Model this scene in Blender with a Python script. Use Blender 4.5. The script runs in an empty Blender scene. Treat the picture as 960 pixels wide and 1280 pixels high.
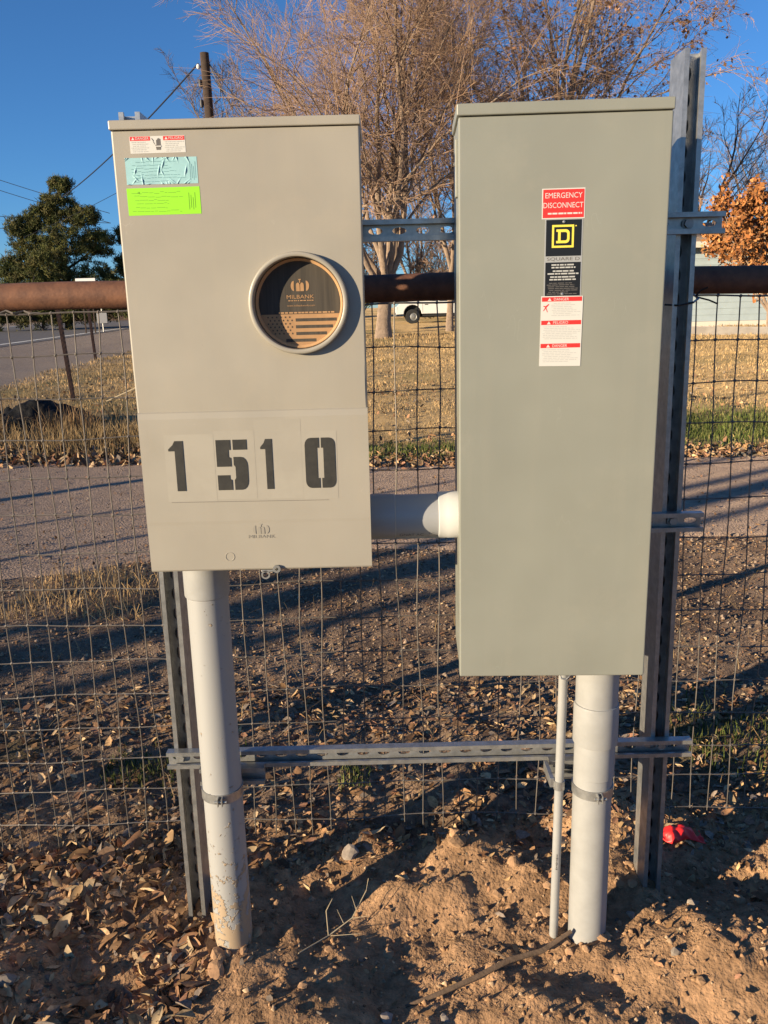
import bpy, bmesh, math, random
import numpy as np
from mathutils import Vector, Matrix
R = math.radians
SC = bpy.context.scene
COL = SC.collection

# ------------------------------------------------------------------ camera
cam_d = bpy.data.cameras.new('camera')
cam = bpy.data.objects.new('camera', cam_d); COL.objects.link(cam)
EYE = 1.43; PITCH = R(13.7); ROLL = R(-1.41)
_f = Vector((0, math.cos(PITCH), -math.sin(PITCH)))
_r0 = Vector((1, 0, 0)); _u0 = Vector((0, math.sin(PITCH), math.cos(PITCH)))
_r = _r0 * math.cos(ROLL) + _u0 * math.sin(ROLL)
_u = -_r0 * math.sin(ROLL) + _u0 * math.cos(ROLL)
cam.matrix_world = Matrix(((_r.x, _u.x, -_f.x, 0), (_r.y, _u.y, -_f.y, 0), (_r.z, _u.z, -_f.z, EYE), (0, 0, 0, 1)))
cam_d.sensor_fit = 'VERTICAL'; cam_d.sensor_height = 36; cam_d.sensor_width = 27
cam_d.lens = 36 * 1040 / 1280
cam_d.clip_start = 0.05; cam_d.clip_end = 3000
SC.camera = cam

# ------------------------------------------------------------------ sky and sun
SUN_ANG = R(33); SUN_EL = R(9.8)           # light travels 33 degrees from +X towards +Y
world = bpy.data.worlds.new('World'); SC.world = world; world.use_nodes = True
nt = world.node_tree; nt.nodes.clear()
sky = nt.nodes.new('ShaderNodeTexSky'); sky.sky_type = 'NISHITA'; sky.sun_disc = False
sky.sun_elevation = SUN_EL; sky.sun_rotation = R(237); sky.altitude = 1400
sky.air_density = 1.0; sky.dust_density = 0.0; sky.ozone_density = 5.8
bg = nt.nodes.new('ShaderNodeBackground'); bg.inputs['Strength'].default_value = 0.098
wo = nt.nodes.new('ShaderNodeOutputWorld')
nt.links.new(sky.outputs[0], bg.inputs[0]); nt.links.new(bg.outputs[0], wo.inputs[0])
sun_d = bpy.data.lights.new('sun', 'SUN'); sun_d.energy = 5.0; sun_d.angle = R(0.5); sun_d.color = (1.0, 0.82, 0.57)
sun = bpy.data.objects.new('sun', sun_d); COL.objects.link(sun)
sun_dir = Vector((math.cos(SUN_ANG) * math.cos(SUN_EL), math.sin(SUN_ANG) * math.cos(SUN_EL), -math.sin(SUN_EL)))
sun.rotation_euler = sun_dir.to_track_quat('-Z', 'Y').to_euler()
vs = SC.view_settings; vs.view_transform = 'Standard'; vs.look = 'None'; vs.exposure = 0.85; vs.gamma = 1.0
SC.render.engine = 'CYCLES'
SC.cycles.max_bounces = 6; SC.cycles.diffuse_bounces = 3; SC.cycles.glossy_bounces = 3

# ------------------------------------------------------------------ helpers
def tag(o, label=None, cat=None, group=None, kind=None):
    if label: o['label'] = label
    if cat: o['category'] = cat
    if group: o['group'] = group
    if kind: o['kind'] = kind
    return o

def empty(name, loc, label, cat, group=None):
    o = bpy.data.objects.new(name, None); COL.objects.link(o); o.location = loc
    o.empty_display_size = 0.05
    return tag(o, label, cat, group)

class MB:
    def __init__(s): s.v = []; s.f = []; s.c = []
    def box(s, x0, x1, y0, y1, z0, z1):
        b = len(s.v)
        s.v += [(x0,y0,z0),(x1,y0,z0),(x1,y1,z0),(x0,y1,z0),(x0,y0,z1),(x1,y0,z1),(x1,y1,z1),(x0,y1,z1)]
        s.f += [tuple(b+i for i in q) for q in ((0,3,2,1),(4,5,6,7),(0,1,5,4),(1,2,6,5),(2,3,7,6),(3,0,4,7))]
        return s
    def rect(s, x0, x1, z0, z1, y):                 # a sheet facing the camera side (-Y)
        b = len(s.v); s.v += [(x0,y,z0),(x1,y,z0),(x1,y,z1),(x0,y,z1)]; s.f.append((b,b+1,b+2,b+3)); return s
    def poly(s, pts, y):
        b = len(s.v); s.v += [(p[0], y, p[1]) for p in pts]; s.f.append(tuple(range(b, b+len(pts)))); return s
    def prism(s, pts, a, b_, axis='y'):
        n = len(pts); b = len(s.v)
        def mk(p, t):
            return {'y': (p[0], t, p[1]), 'x': (t, p[0], p[1]), 'z': (p[0], p[1], t)}[axis]
        s.v += [mk(p, a) for p in pts] + [mk(p, b_) for p in pts]
        s.f.append(tuple(b+i for i in range(n))); s.f.append(tuple(b+n+i for i in reversed(range(n))))
        for i in range(n):
            j = (i+1) % n; s.f.append((b+i, b+n+i, b+n+j, b+j))
        return s
    def tube(s, pts, rad, n=8, cap=True):
        pts = [Vector(p) for p in pts]; b = len(s.v); m = len(pts)
        if not hasattr(rad, '__len__'): rad = [rad]*m
        for i, p in enumerate(pts):
            d = (pts[min(i+1, m-1)] - pts[max(i-1, 0)]).normalized()
            a = Vector((0,0,1)) if abs(d.z) < 0.9 else Vector((1,0,0))
            u = d.cross(a).normalized(); w = d.cross(u)
            for k in range(n):
                t = 2*math.pi*k/n
                q = p + (u*math.cos(t) + w*math.sin(t))*rad[i]
                s.v.append(tuple(q))
        for i in range(m-1):
            for k in range(n):
                k2 = (k+1) % n
                s.f.append((b+i*n+k, b+i*n+k2, b+(i+1)*n+k2, b+(i+1)*n+k))
        if cap:
            s.f.append(tuple(b+k for k in reversed(range(n)))); s.f.append(tuple(b+(m-1)*n+k for k in range(n)))
        return s
    def lathe(s, prof, c, axis='y', n=64, close=False):
        # prof: list of (radius, t) ; axis through c
        b = len(s.v); m = len(prof)
        for (r, t) in prof:
            for k in range(n):
                a = 2*math.pi*k/n; ca, sa = math.cos(a)*r, math.sin(a)*r
                if axis == 'y': s.v.append((c[0]+ca, c[1]+t, c[2]+sa))
                elif axis == 'z': s.v.append((c[0]+ca, c[1]+sa, c[2]+t))
                else: s.v.append((c[0]+t, c[1]+ca, c[2]+sa))
        rng = m if close else m-1
        for i in range(rng):
            i2 = (i+1) % m
            for k in range(n):
                k2 = (k+1) % n
                s.f.append((b+i*n+k, b+i*n+k2, b+i2*n+k2, b+i2*n+k))
        return s
    def holed(s, x0, x1, z0, z1, cx, cz, r, y, n=48, rx=None):
        rx = rx or r
        angs = [2*math.pi*k/n for k in range(n)]
        cors = [math.atan2(z-cz, x-cx) % (2*math.pi) for x in (x0, x1) for z in (z0, z1)]
        angs = sorted(set(angs + cors)); b = len(s.v); m = len(angs)
        for a in angs:
            ca, sa = math.cos(a), math.sin(a)
            ts = []
            if ca > 1e-9: ts.append((x1-cx)/ca)
            if ca < -1e-9: ts.append((x0-cx)/ca)
            if sa > 1e-9: ts.append((z1-cz)/sa)
            if sa < -1e-9: ts.append((z0-cz)/sa)
            t = min(ts)
            s.v.append((cx+ca*rx, y, cz+sa*r)); s.v.append((cx+ca*t, y, cz+sa*t))
        for i in range(m):
            j = (i+1) % m
            s.f.append((b+2*i, b+2*i+1, b+2*j+1, b+2*j))
        return s
    def build(s, name, mat, parent=None, bevel=0, smooth=False, seg=2, colors=None):
        me = bpy.data.meshes.new(name); me.from_pydata(s.v, [], s.f); me.update()
        if bevel or not smooth:
            bm = bmesh.new(); bm.from_mesh(me)
            bmesh.ops.recalc_face_normals(bm, faces=bm.faces)
            if bevel:
                es = [e for e in bm.edges if len(e.link_faces) == 2 and e.calc_face_angle(0) > 0.6]
                bmesh.ops.bevel(bm, geom=es, offset=bevel, segments=seg, affect='EDGES', profile=0.5, clamp_overlap=True)
            bm.to_mesh(me); bm.free()
        return link(name, me, mat, parent, smooth)

def link(name, me, mat, parent=None, smooth=False):
    o = bpy.data.objects.new(name, me); COL.objects.link(o)
    if mat is not None:
        me.materials.clear(); me.materials.append(mat)
    if smooth:
        me.polygons.foreach_set('use_smooth', [True]*len(me.polygons))
        try: me.set_sharp_from_angle(angle=R(38))
        except Exception: pass
    if parent is not None:
        o.parent = parent
        if parent.type == 'EMPTY': o.location = -Vector(parent.location)
    return o

def np_mesh(name, V, F, mat, parent=None, colors=None, smooth=False):
    """V (n,3) array, F (m,k) array of equal-sized faces, colors (n,3)"""
    me = bpy.data.meshes.new(name)
    V = np.asarray(V, np.float32); F = np.asarray(F, np.int32); k = F.shape[1]
    me.vertices.add(len(V)); me.vertices.foreach_set('co', V.ravel())
    me.loops.add(F.size); me.loops.foreach_set('vertex_index', F.ravel())
    me.polygons.add(len(F)); me.polygons.foreach_set('loop_start', np.arange(0, F.size, k, dtype=np.int32))
    me.polygons.foreach_set('loop_total', np.full(len(F), k, np.int32))
    me.update(calc_edges=True)
    if colors is not None:
        at = me.color_attributes.new('tint', 'FLOAT_COLOR', 'POINT')
        C4 = np.ones((len(V), 4), np.float32); C4[:, :3] = colors
        at.data.foreach_set('color', C4.ravel())
    return link(name, me, mat, parent, False) if not smooth else _sm(link(name, me, mat, parent, False))
def _sm(o):
    o.data.polygons.foreach_set('use_smooth', [True]*len(o.data.polygons)); return o

# ------------------------------------------------------------------ materials
def material(name, col, rough=0.6, metal=0.0, col2=None, nscale=20, nlo=0.35, nhi=0.65, bump=0.0, bscale=200, attr=None, spec=0.5, randobj=0.0, detail=4, bdist=0.002, trans=None):
    m = bpy.data.materials.new(name); m.use_nodes = True
    t = m.node_tree; bs = t.nodes['Principled BSDF']
    bs.inputs['Roughness'].default_value = rough; bs.inputs['Metallic'].default_value = metal
    bs.inputs['Specular IOR Level'].default_value = spec
    if rough >= 0.75 and metal == 0: bs.inputs['Diffuse Roughness'].default_value = 1.0
    geo = t.nodes.new('ShaderNodeNewGeometry'); pos = geo.outputs['Position']
    cur = None
    if attr:
        a = t.nodes.new('ShaderNodeVertexColor'); a.layer_name = attr; cur = a.outputs[0]
    if col2 is not None or attr:
        n = t.nodes.new('ShaderNodeTexNoise'); n.inputs['Scale'].default_value = nscale; n.inputs['Detail'].default_value = detail
        n.inputs['Roughness'].default_value = 0.65
        t.links.new(pos, n.inputs['Vector'])
        mr = t.nodes.new('ShaderNodeMapRange'); mr.inputs[1].default_value = nlo; mr.inputs[2].default_value = nhi
        t.links.new(n.outputs[0], mr.inputs[0])
        mx = t.nodes.new('ShaderNodeMix'); mx.data_type = 'RGBA'
        t.links.new(mr.outputs[0], mx.inputs[0])
        if attr:
            mx.blend_type = 'MULTIPLY'
            mx2 = t.nodes.new('ShaderNodeMix'); mx2.data_type = 'RGBA'
            mx2.inputs[6].default_value = (*(col2 or (0.6, 0.6, 0.6)), 1); mx2.inputs[7].default_value = (*col, 1)
            t.links.new(mr.outputs[0], mx2.inputs[0])
            mx.inputs[0].default_value = 1.0
            for l in list(mx.inputs[0].links): t.links.remove(l)
            t.links.new(cur, mx.inputs[6]); t.links.new(mx2.outputs[2], mx.inputs[7])
        else:
            mx.inputs[6].default_value = (*col, 1); mx.inputs[7].default_value = (*col2, 1)
        cur = mx.outputs[2]
    if randobj:
        oi = t.nodes.new('ShaderNodeObjectInfo'); hs = t.nodes.new('ShaderNodeHueSaturation')
        mr2 = t.nodes.new('ShaderNodeMapRange'); mr2.inputs[3].default_value = 1-randobj; mr2.inputs[4].default_value = 1+randobj
        t.links.new(oi.outputs['Random'], mr2.inputs[0]); t.links.new(mr2.outputs[0], hs.inputs['Value'])
        if cur: t.links.new(cur, hs.inputs['Color'])
        else: hs.inputs['Color'].default_value = (*col, 1)
        cur = hs.outputs[0]
    if cur: t.links.new(cur, bs.inputs['Base Color'])
    else: bs.inputs['Base Color'].default_value = (*col, 1)
    if bump:
        bn = t.nodes.new('ShaderNodeTexNoise'); bn.inputs['Scale'].default_value = bscale; bn.inputs['Detail'].default_value = 5
        t.links.new(pos, bn.inputs['Vector'])
        b = t.nodes.new('ShaderNodeBump'); b.inputs['Strength'].default_value = bump; b.inputs['Distance'].default_value = bdist
        t.links.new(bn.outputs[0], b.inputs['Height']); t.links.new(b.outputs[0], bs.inputs['Normal'])
    return m

M = {}
def enamel(name, c, dust, rough, seed):
    """sprayed enamel on sheet metal: uneven tone, rain streaks, dust specks, faint scuffs, slightly wavy panels"""
    m = bpy.data.materials.new(name); m.use_nodes = True; t = m.node_tree; bs = t.nodes['Principled BSDF']
    N = t.nodes.new; L = t.links.new
    geo = N('ShaderNodeNewGeometry')
    def noise(scale, detail, stretch=(1,1,1), off=0.0, rgh=0.6):
        mp = N('ShaderNodeMapping'); mp.inputs['Scale'].default_value = stretch; mp.inputs['Location'].default_value = (seed+off, seed*0.7, off)
        L(geo.outputs['Position'], mp.inputs['Vector']); n = N('ShaderNodeTexNoise'); n.inputs['Scale'].default_value = scale; n.inputs['Detail'].default_value = detail; n.inputs['Roughness'].default_value = rgh
        L(mp.outputs[0], n.inputs['Vector']); return n.outputs[0]
    def ramp(v, a, b, lo=0.0, hi=1.0):
        r = N('ShaderNodeMapRange'); r.inputs[1].default_value = a; r.inputs[2].default_value = b; r.inputs[3].default_value = lo; r.inputs[4].default_value = hi; L(v, r.inputs[0]); return r.outputs[0]
    def mix(fac, a, b):
        x = N('ShaderNodeMix'); x.data_type = 'RGBA'; L(fac, x.inputs[0])
        for sock, v in ((x.inputs[6], a), (x.inputs[7], b)):
            if isinstance(v, tuple): sock.default_value = (*v, 1)
            else: L(v, sock)
        return x.outputs[2]
    dk = tuple(v*0.93 for v in c); lt = tuple(v*1.05 for v in c)
    col = mix(ramp(noise(3.5, 3), 0.3, 0.7), dk, lt)
    col = mix(ramp(noise(26, 5, (1,1,0.05), 3.1), 0.52, 0.75, 0, 0.22), col, dust)           # rain streaks
    col = mix(ramp(noise(8, 6, (1,1,1), 7.7, 0.75), 0.56, 0.78, 0, 0.35), col, dust)         # dust bloom
    col = mix(ramp(noise(420, 2, (1,1,1), 1.3), 0.74, 0.80, 0, 0.6), col, tuple(v*0.55 for v in c))   # specks
    sc = ramp(noise(30, 2, (1,1,0.35), 9.9), 0.495, 0.500); sc2 = ramp(noise(30, 2, (1,1,0.35), 9.9), 0.500, 0.505)
    su = N('ShaderNodeMath'); su.operation = 'SUBTRACT'; L(sc, su.inputs[0]); L(sc2, su.inputs[1])
    ga = N('ShaderNodeMath'); ga.operation = 'MULTIPLY'; L(su.outputs[0], ga.inputs[0]); L(ramp(noise(9, 2, (1,1,1), 5.5), 0.60, 0.70, 0, 0.35), ga.inputs[1])
    col = mix(ga.outputs[0], col, tuple(min(v*1.7, 0.8) for v in c))                          # thin scuffs
    L(col, bs.inputs['Base Color'])
    L(ramp(noise(14, 4, (1,1,1), 2.2), 0.3, 0.7, rough-0.07, rough+0.12), bs.inputs['Roughness'])
    b1 = N('ShaderNodeBump'); b1.inputs['Strength'].default_value = 0.5; b1.inputs['Distance'].default_value = 0.010; L(noise(4.5, 1, (1,1,1), 4.0), b1.inputs['Height'])
    b2 = N('ShaderNodeBump'); b2.inputs['Strength'].default_value = 0.12; b2.inputs['Distance'].default_value = 0.0006; L(noise(500, 2), b2.inputs['Height'])
    L(b1.outputs[0], b2.inputs['Normal']); L(b2.outputs[0], bs.inputs['Normal'])
    return m
M['paint_l'] = enamel('beige_enamel', (0.335,0.308,0.255), (0.40,0.345,0.265), 0.42, 1.0)
M['paint_l2'] = material('beige_enamel_overspray', (0.362,0.334,0.276), 0.5, col2=(0.335,0.308,0.255), nscale=9, nlo=0.4, nhi=0.6)
M['paint_r'] = enamel('grey_enamel', (0.250,0.254,0.214), (0.315,0.30,0.245), 0.36, 11.0)
M['galv'] = material('galvanized_steel', (0.50,0.495,0.475), 0.36, 0.70, col2=(0.34,0.34,0.33), nscale=45, bump=0.15, bscale=300, bdist=0.0008)
M['galv_dull'] = material('dull_zinc', (0.42,0.42,0.40), 0.5, 0.75, col2=(0.30,0.29,0.27), nscale=35)
M['wire'] = material('fence_wire_zinc', (0.19,0.168,0.145), 0.5, 0.5, col2=(0.135,0.115,0.10), nscale=30)
M['pvc'] = material('grey_pvc', (0.35,0.348,0.335), 0.45, col2=(0.315,0.313,0.30), nscale=25)
M['pvc_dark'] = material('dark_grey_pvc', (0.33,0.335,0.34), 0.4)
M['pvc_white'] = material('white_pvc', (0.55,0.55,0.53), 0.35)
M['rust'] = material('rusty_steel', (0.20,0.09,0.05), 0.75, 0.2, col2=(0.11,0.05,0.032), nscale=28, bump=0.4, bscale=160, bdist=0.002)
M['black_paint'] = material('black_stencil_paint', (0.026,0.025,0.022), 0.75, col2=(0.042,0.040,0.034), nscale=60)
M['dark'] = material('dark_recess', (0.015,0.015,0.015), 0.8)
M['card'] = material('brown_cardboard', (0.52,0.31,0.15), 0.85, col2=(0.46,0.27,0.13), nscale=60)
M['card_print'] = material('charcoal_print', (0.050,0.042,0.033), 0.8, col2=(0.095,0.078,0.058), nscale=110)
_n = [n for n in M['card_print'].node_tree.nodes if n.type == 'TEX_NOISE'][0]; _t = M['card_print'].node_tree; _mp = _t.nodes.new('ShaderNodeMapping'); _mp.inputs['Scale'].default_value = (1, 1, 0.04)
_l = _n.inputs['Vector'].links[0]; _src = _l.from_socket; _t.links.new(_src, _mp.inputs['Vector']); _t.links.new(_mp.outputs[0], _n.inputs['Vector'])
M['white_label'] = material('white_vinyl', (0.60,0.59,0.55), 0.45)
M['red_label'] = material('red_vinyl', (0.72,0.035,0.03), 0.4)
M['black_label'] = material('black_aluminium_plate', (0.012,0.012,0.012), 0.35)
M['grey_label'] = material('brushed_plate', (0.45,0.45,0.43), 0.4, 0.3)
M['yellow'] = material('yellow_print', (0.80,0.66,0.08), 0.5)
M['ink'] = material('grey_ink', (0.13,0.12,0.11), 0.7)
M['ink_light'] = material('pale_ink', (0.45,0.45,0.43), 0.6)
M['blue_label'] = material('wrinkled_pale_blue_paper', (0.31,0.55,0.57), 0.6, col2=(0.27,0.48,0.51), nscale=30)
M['green_label'] = material('lime_green_paper', (0.27,0.70,0.012), 0.6)
M['green_ink'] = material('pen_on_green', (0.16,0.40,0.02), 0.7)
M['blue_ink'] = material('pen_on_blue', (0.10,0.25,0.27), 0.7)
M['red_cloth'] = material('red_plastic_scrap', (0.85,0.03,0.03), 0.45)

# mud on the foot of the left conduit
def pvc_muddy():
    m = material('muddy_grey_pvc', (0.46,0.46,0.445), 0.5)
    t = m.node_tree; bs = t.nodes['Principled BSDF']
    g = t.nodes.new('ShaderNodeNewGeometry'); sp = t.nodes.new('ShaderNodeSeparateXYZ'); t.links.new(g.outputs['Position'], sp.inputs[0])
    n = t.nodes.new('ShaderNodeTexNoise'); n.inputs['Scale'].default_value = 55; n.inputs['Detail'].default_value = 6
    t.links.new(g.outputs['Position'], n.inputs['Vector'])
    n2 = t.nodes.new('ShaderNodeTexNoise'); n2.inputs['Scale'].default_value = 160; n2.inputs['Detail'].default_value = 3
    t.links.new(g.outputs['Position'], n2.inputs['Vector'])
    h = t.nodes.new('ShaderNodeMapRange'); h.inputs[1].default_value = 0.0; h.inputs[2].default_value = 0.34
    h.inputs[3].default_value = 0.21; h.inputs[4].default_value = -0.17
    t.links.new(sp.outputs[2], h.inputs[0])
    ad = t.nodes.new('ShaderNodeMath'); ad.operation = 'ADD'; t.links.new(n.outputs[0], ad.inputs[0]); t.links.new(h.outputs[0], ad.inputs[1])
    ad2 = t.nodes.new('ShaderNodeMath'); ad2.operation = 'MULTIPLY_ADD'; ad2.inputs[1].default_value = 0.45
    t.links.new(n2.outputs[0], ad2.inputs[0]); t.links.new(ad.outputs[0], ad2.inputs[2])
    mr = t.nodes.new('ShaderNodeMapRange'); mr.inputs[1].default_value = 0.76; mr.inputs[2].default_value = 0.82
    t.links.new(ad2.outputs[0], mr.inputs[0])
    mx = t.nodes.new('ShaderNodeMix'); mx.data_type = 'RGBA'
    mx.inputs[6].default_value = (0.34,0.337,0.325,1); mx.inputs[7].default_value = (0.40,0.30,0.20,1)
    t.links.new(mr.outputs[0], mx.inputs[0]); t.links.new(mx.outputs[2], bs.inputs['Base Color'])
    b = t.nodes.new('ShaderNodeBump'); b.inputs['Strength'].default_value = 0.8; b.inputs['Distance'].default_value = 0.004
    t.links.new(mr.outputs[0], b.inputs['Height']); t.links.new(b.outputs[0], bs.inputs['Normal'])
    return m
M['pvc_mud'] = pvc_muddy()

# ------------------------------------------------------------------ lettering (built-in font, turned into flat meshes)
def lettering(txt, x0, x1, z0, z1, y, mat, parent, name='lettering', depth=0, skew=0.0):
    cu = bpy.data.curves.new('txt', 'FONT'); cu.body = txt; cu.resolution_u = 3
    ob = bpy.data.objects.new('txt', cu); COL.objects.link(ob)
    dg = bpy.context.evaluated_depsgraph_get()
    me = bpy.data.meshes.new_from_object(ob.evaluated_get(dg))
    bpy.data.objects.remove(ob)
    n = len(me.vertices); co = np.empty(n*3, np.float32); me.vertices.foreach_get('co', co); co = co.reshape(-1, 3)
    mn, mx = co.min(0), co.max(0)
    X = x0 + (co[:,0]-mn[0])/(mx[0]-mn[0])*(x1-x0)
    Z = z0 + (co[:,1]-mn[1])/(mx[1]-mn[1])*(z1-z0) + (X-x0)*skew
    me.vertices.foreach_set('co', np.stack([X, np.full(n, y), Z], 1).astype(np.float32).ravel())
    me.update()
    return link(name, me, mat, parent)

rng = random.Random(7)
def scribble(x0, x1, z0, z1, rows, y, mat, parent, h=0.45, ragged=0.35, name='small_print', wob=0.0, wmin=0.004, wmax=0.012):
    mb = MB(); dz = (z1-z0)/rows
    for i in range(rows):
        z = z1 - dz*(i+0.75); x = x0 + rng.random()*0.1*(x1-x0); e = x1 - rng.random()*ragged*(x1-x0)
        while x < e:
            w = min(rng.uniform(wmin, wmax), e-x); o = rng.uniform(-wob, wob)
            mb.rect(x, x+w, z+o, z+o+dz*h, y); x += w + rng.uniform(0.0008, 0.002)
    return mb.build(name, mat, parent)

# ------------------------------------------------------------------ numpy noise for the ground
def _hash(ix, iy, s):
    h = (ix.astype(np.int64)*374761393 + iy.astype(np.int64)*668265263 + s*982451653) & 0xffffffff
    h = ((h ^ (h >> 13))*1274126177) & 0xffffffff
    h = h ^ (h >> 16)
    return (h & 0xffff)/65535.0
def vnoise(x, y, s=0):
    xi = np.floor(x); yi = np.floor(y); fx = x-xi; fy = y-yi
    fx = fx*fx*fx*(fx*(fx*6-15)+10); fy = fy*fy*fy*(fy*(fy*6-15)+10)
    a = _hash(xi, yi, s); b = _hash(xi+1, yi, s); c = _hash(xi, yi+1, s); d = _hash(xi+1, yi+1, s)
    return (a*(1-fx)+b*fx)*(1-fy) + (c*(1-fx)+d*fx)*fy - 0.5
def fbm(x, y, o=4, s=0):
    t = 0; a = 1
    for i in range(o):
        t = t + a*vnoise(x*2**i + 17.3*i, y*2**i - 9.1*i, s+i); a *= 0.5
    return t
def sstep(a, b, x):
    t = np.clip((x-a)/(b-a), 0, 1); return t*t*(3-2*t)
def drive_near(X): return 4.80 + 0.05*X + np.where(X < -1, (X+1)*0.22, 0)
def drive_far(X): return 7.42 - np.where(X < 0, X*0.24, 0) + 0.03*np.maximum(X, 0)
BUMPS = [ # x, y, rx, ry, h
 (0.66,1.50,0.22,0.14,0.060),(0.95,1.56,0.25,0.16,0.050),(0.06,1.66,0.13,0.09,-0.035),(-0.02,1.52,0.10,0.07,-0.020),
 (0.20,1.92,0.13,0.08,0.035),(0.34,1.80,0.06,0.05,0.030),(0.05,1.80,0.10,0.05,0.040),(-0.24,1.45,0.17,0.10,0.030),(0.28,1.42,0.14,0.08,0.040),
 (0.62,2.02,0.16,0.09,0.060),(0.82,1.78,0.14,0.10,-0.045),(-0.16,1.80,0.10,0.07,-0.040),(-0.62,1.55,0.14,0.08,-0.030),
 (-0.78,1.88,0.18,0.10,0.045),(0.15,2.06,0.12,0.06,-0.04),(0.40,1.98,0.07,0.05,-0.035),(-0.05,1.98,0.10,0.06,0.03),(-0.95,1.5,0.15,0.10,0.03),
 (0.47,1.47,0.05,0.035,-0.035),(0.60,1.38,0.06,0.04,-0.03),(-0.45,1.70,0.07,0.06,-0.01),(-0.38,1.62,0.13,0.10,0.026)]
def ground_z(X, Y, fine=True):
    X = np.asarray(X, float); Y = np.asarray(Y, float)
    z = np.maximum(Y-4, 0)*0.0135
    z = np.where(Y > 120, 116*0.0135, z)
    near = (1-sstep(2.0, 2.5, Y))*sstep(-1.0, 0.6, Y)
    for (bx, by, rx, ry, h) in BUMPS:
        z = z + h*np.exp(-((X-bx)/rx)**2 - ((Y-by)/ry)**2)
    mid = sstep(1.9, 2.3, Y)*(1-sstep(drive_near(X)-0.5, drive_near(X)-0.05, Y))
    z = z + near*(0.036*fbm(X*5.5, Y*5.5, 2, 3) + 0.024*np.abs(fbm(X*13, Y*13, 3, 9)) + 0.07*np.clip(0.74*X+0.67*(Y-1.75), -0.7, 0.5)*sstep(-2.5,-1.2,X)*(1-sstep(1.3,2.5,X)))
    if fine: z = z + near*(0.0075*np.abs(fbm(X*55, Y*55, 2, 21)))
    z = z + mid*(0.022*fbm(X*2.2, Y*2.2, 2, 31) + 0.012*fbm(X*14, Y*14, 3, 33))
    far = sstep(drive_far(X)+0.1, drive_far(X)+0.6, Y)
    z = z + far*(0.06*fbm(X*0.8, Y*0.8, 3, 41) + 0.03*sstep(drive_far(X), drive_far(X)+0.5, Y))
    roadm = sstep(-11.0, -14.0, X)*sstep(10, 14, Y)
    z = z*(1-roadm) + np.clip(np.maximum(Y-4, 0)*0.0135, 0, 116*0.0135)*roadm
    return z
def gz(x, y): return float(ground_z(np.array([x]), np.array([y]))[0])

# ================================================================== GROUND
def axis(lo_dense, hi_dense, step, lo, hi, growth, maxstep=80):
    a = list(np.arange(lo_dense, hi_dense, step)); s = step; x = a[-1]
    while x < hi: s = min(s*growth, maxstep); x += s; a.append(x)
    s = step; x = a[0]; pre = []
    while x > lo: s = min(s*growth, maxstep); x -= s; pre.append(x)
    return np.array(pre[::-1] + a)
gx = axis(-1.15, 1.25, 0.0085, -700, 700, 1.045)
gy = axis(1.32, 2.35, 0.0075, -500, 1500, 1.03)
GX, GY = np.meshgrid(gx, gy); nxg, nyg = len(gx), len(gy)
GZ = ground_z(GX, GY)
V = np.stack([GX.ravel(), GY.ravel(), GZ.ravel()], 1)
ii = np.arange(nxg*nyg).reshape(nyg, nxg)
F = np.stack([ii[:-1,:-1].ravel(), ii[:-1,1:].ravel(), ii[1:,1:].ravel(), ii[1:,:-1].ravel()], 1)
def mixc(a, b, t): return a*(1-t[...,None]) + b*t[...,None]
n1 = fbm(GX*3, GY*3, 3, 51); n2 = fbm(GX*0.5, GY*0.5, 3, 55); n3 = fbm(GX*11, GY*11, 3, 57)
dirt = mixc(np.array([0.51,0.325,0.185]), np.array([0.35,0.22,0.125]), np.clip(0.5+1.2*n3+0.6*n1, 0, 1))
litter = mixc(np.array([0.30,0.215,0.15]), np.array([0.17,0.12,0.085]), np.clip(0.5+1.2*n1, 0, 1))
lawn = mixc(np.array([0.56,0.40,0.20]), np.array([0.40,0.29,0.145]), np.clip(0.5+n2+0.6*n1, 0, 1))
green = np.array([0.085,0.115,0.030])
c = mixc(dirt, litter, sstep(1.98, 2.22, GY + 0.25*n1 + 0.12*n3 - 0.10*sstep(0.3,0.9,GX)))
c = mixc(c, np.array([0.13,0.12,0.05])*np.ones_like(c), 0.6*sstep(0.1, 0.4, n1)*np.exp(-((GY-2.45)/0.25)**2))
c = mixc(c, lawn, sstep(-0.1, 0.25, GY - drive_far(GX)))
gmask = sstep(2.0, 3.2, GX)*np.exp(-((GY-9.0)/1.1)**2)*np.clip(0.8+1.2*n1, 0, 1) + 0.35*sstep(0.15,0.45,n2)*sstep(8,9,GY)
c = mixc(c, green*np.ones_like(c), np.clip(gmask, 0, 1))
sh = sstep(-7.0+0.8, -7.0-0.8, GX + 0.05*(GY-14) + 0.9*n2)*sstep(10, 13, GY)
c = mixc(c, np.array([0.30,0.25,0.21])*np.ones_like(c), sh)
def ground_mat():
    m = material('earth_and_grass', (1.25,1.2,1.15), 0.95, attr='tint', col2=(0.55,0.52,0.50), nscale=38, nlo=0.3, nhi=0.7, bump=0.9, bscale=120, bdist=0.010, detail=8, spec=0.15)
    return m
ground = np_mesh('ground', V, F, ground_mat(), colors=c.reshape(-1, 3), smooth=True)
tag(ground, 'bare brown earth giving way to leaf litter and dry lawn', 'ground', kind='structure')

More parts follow.
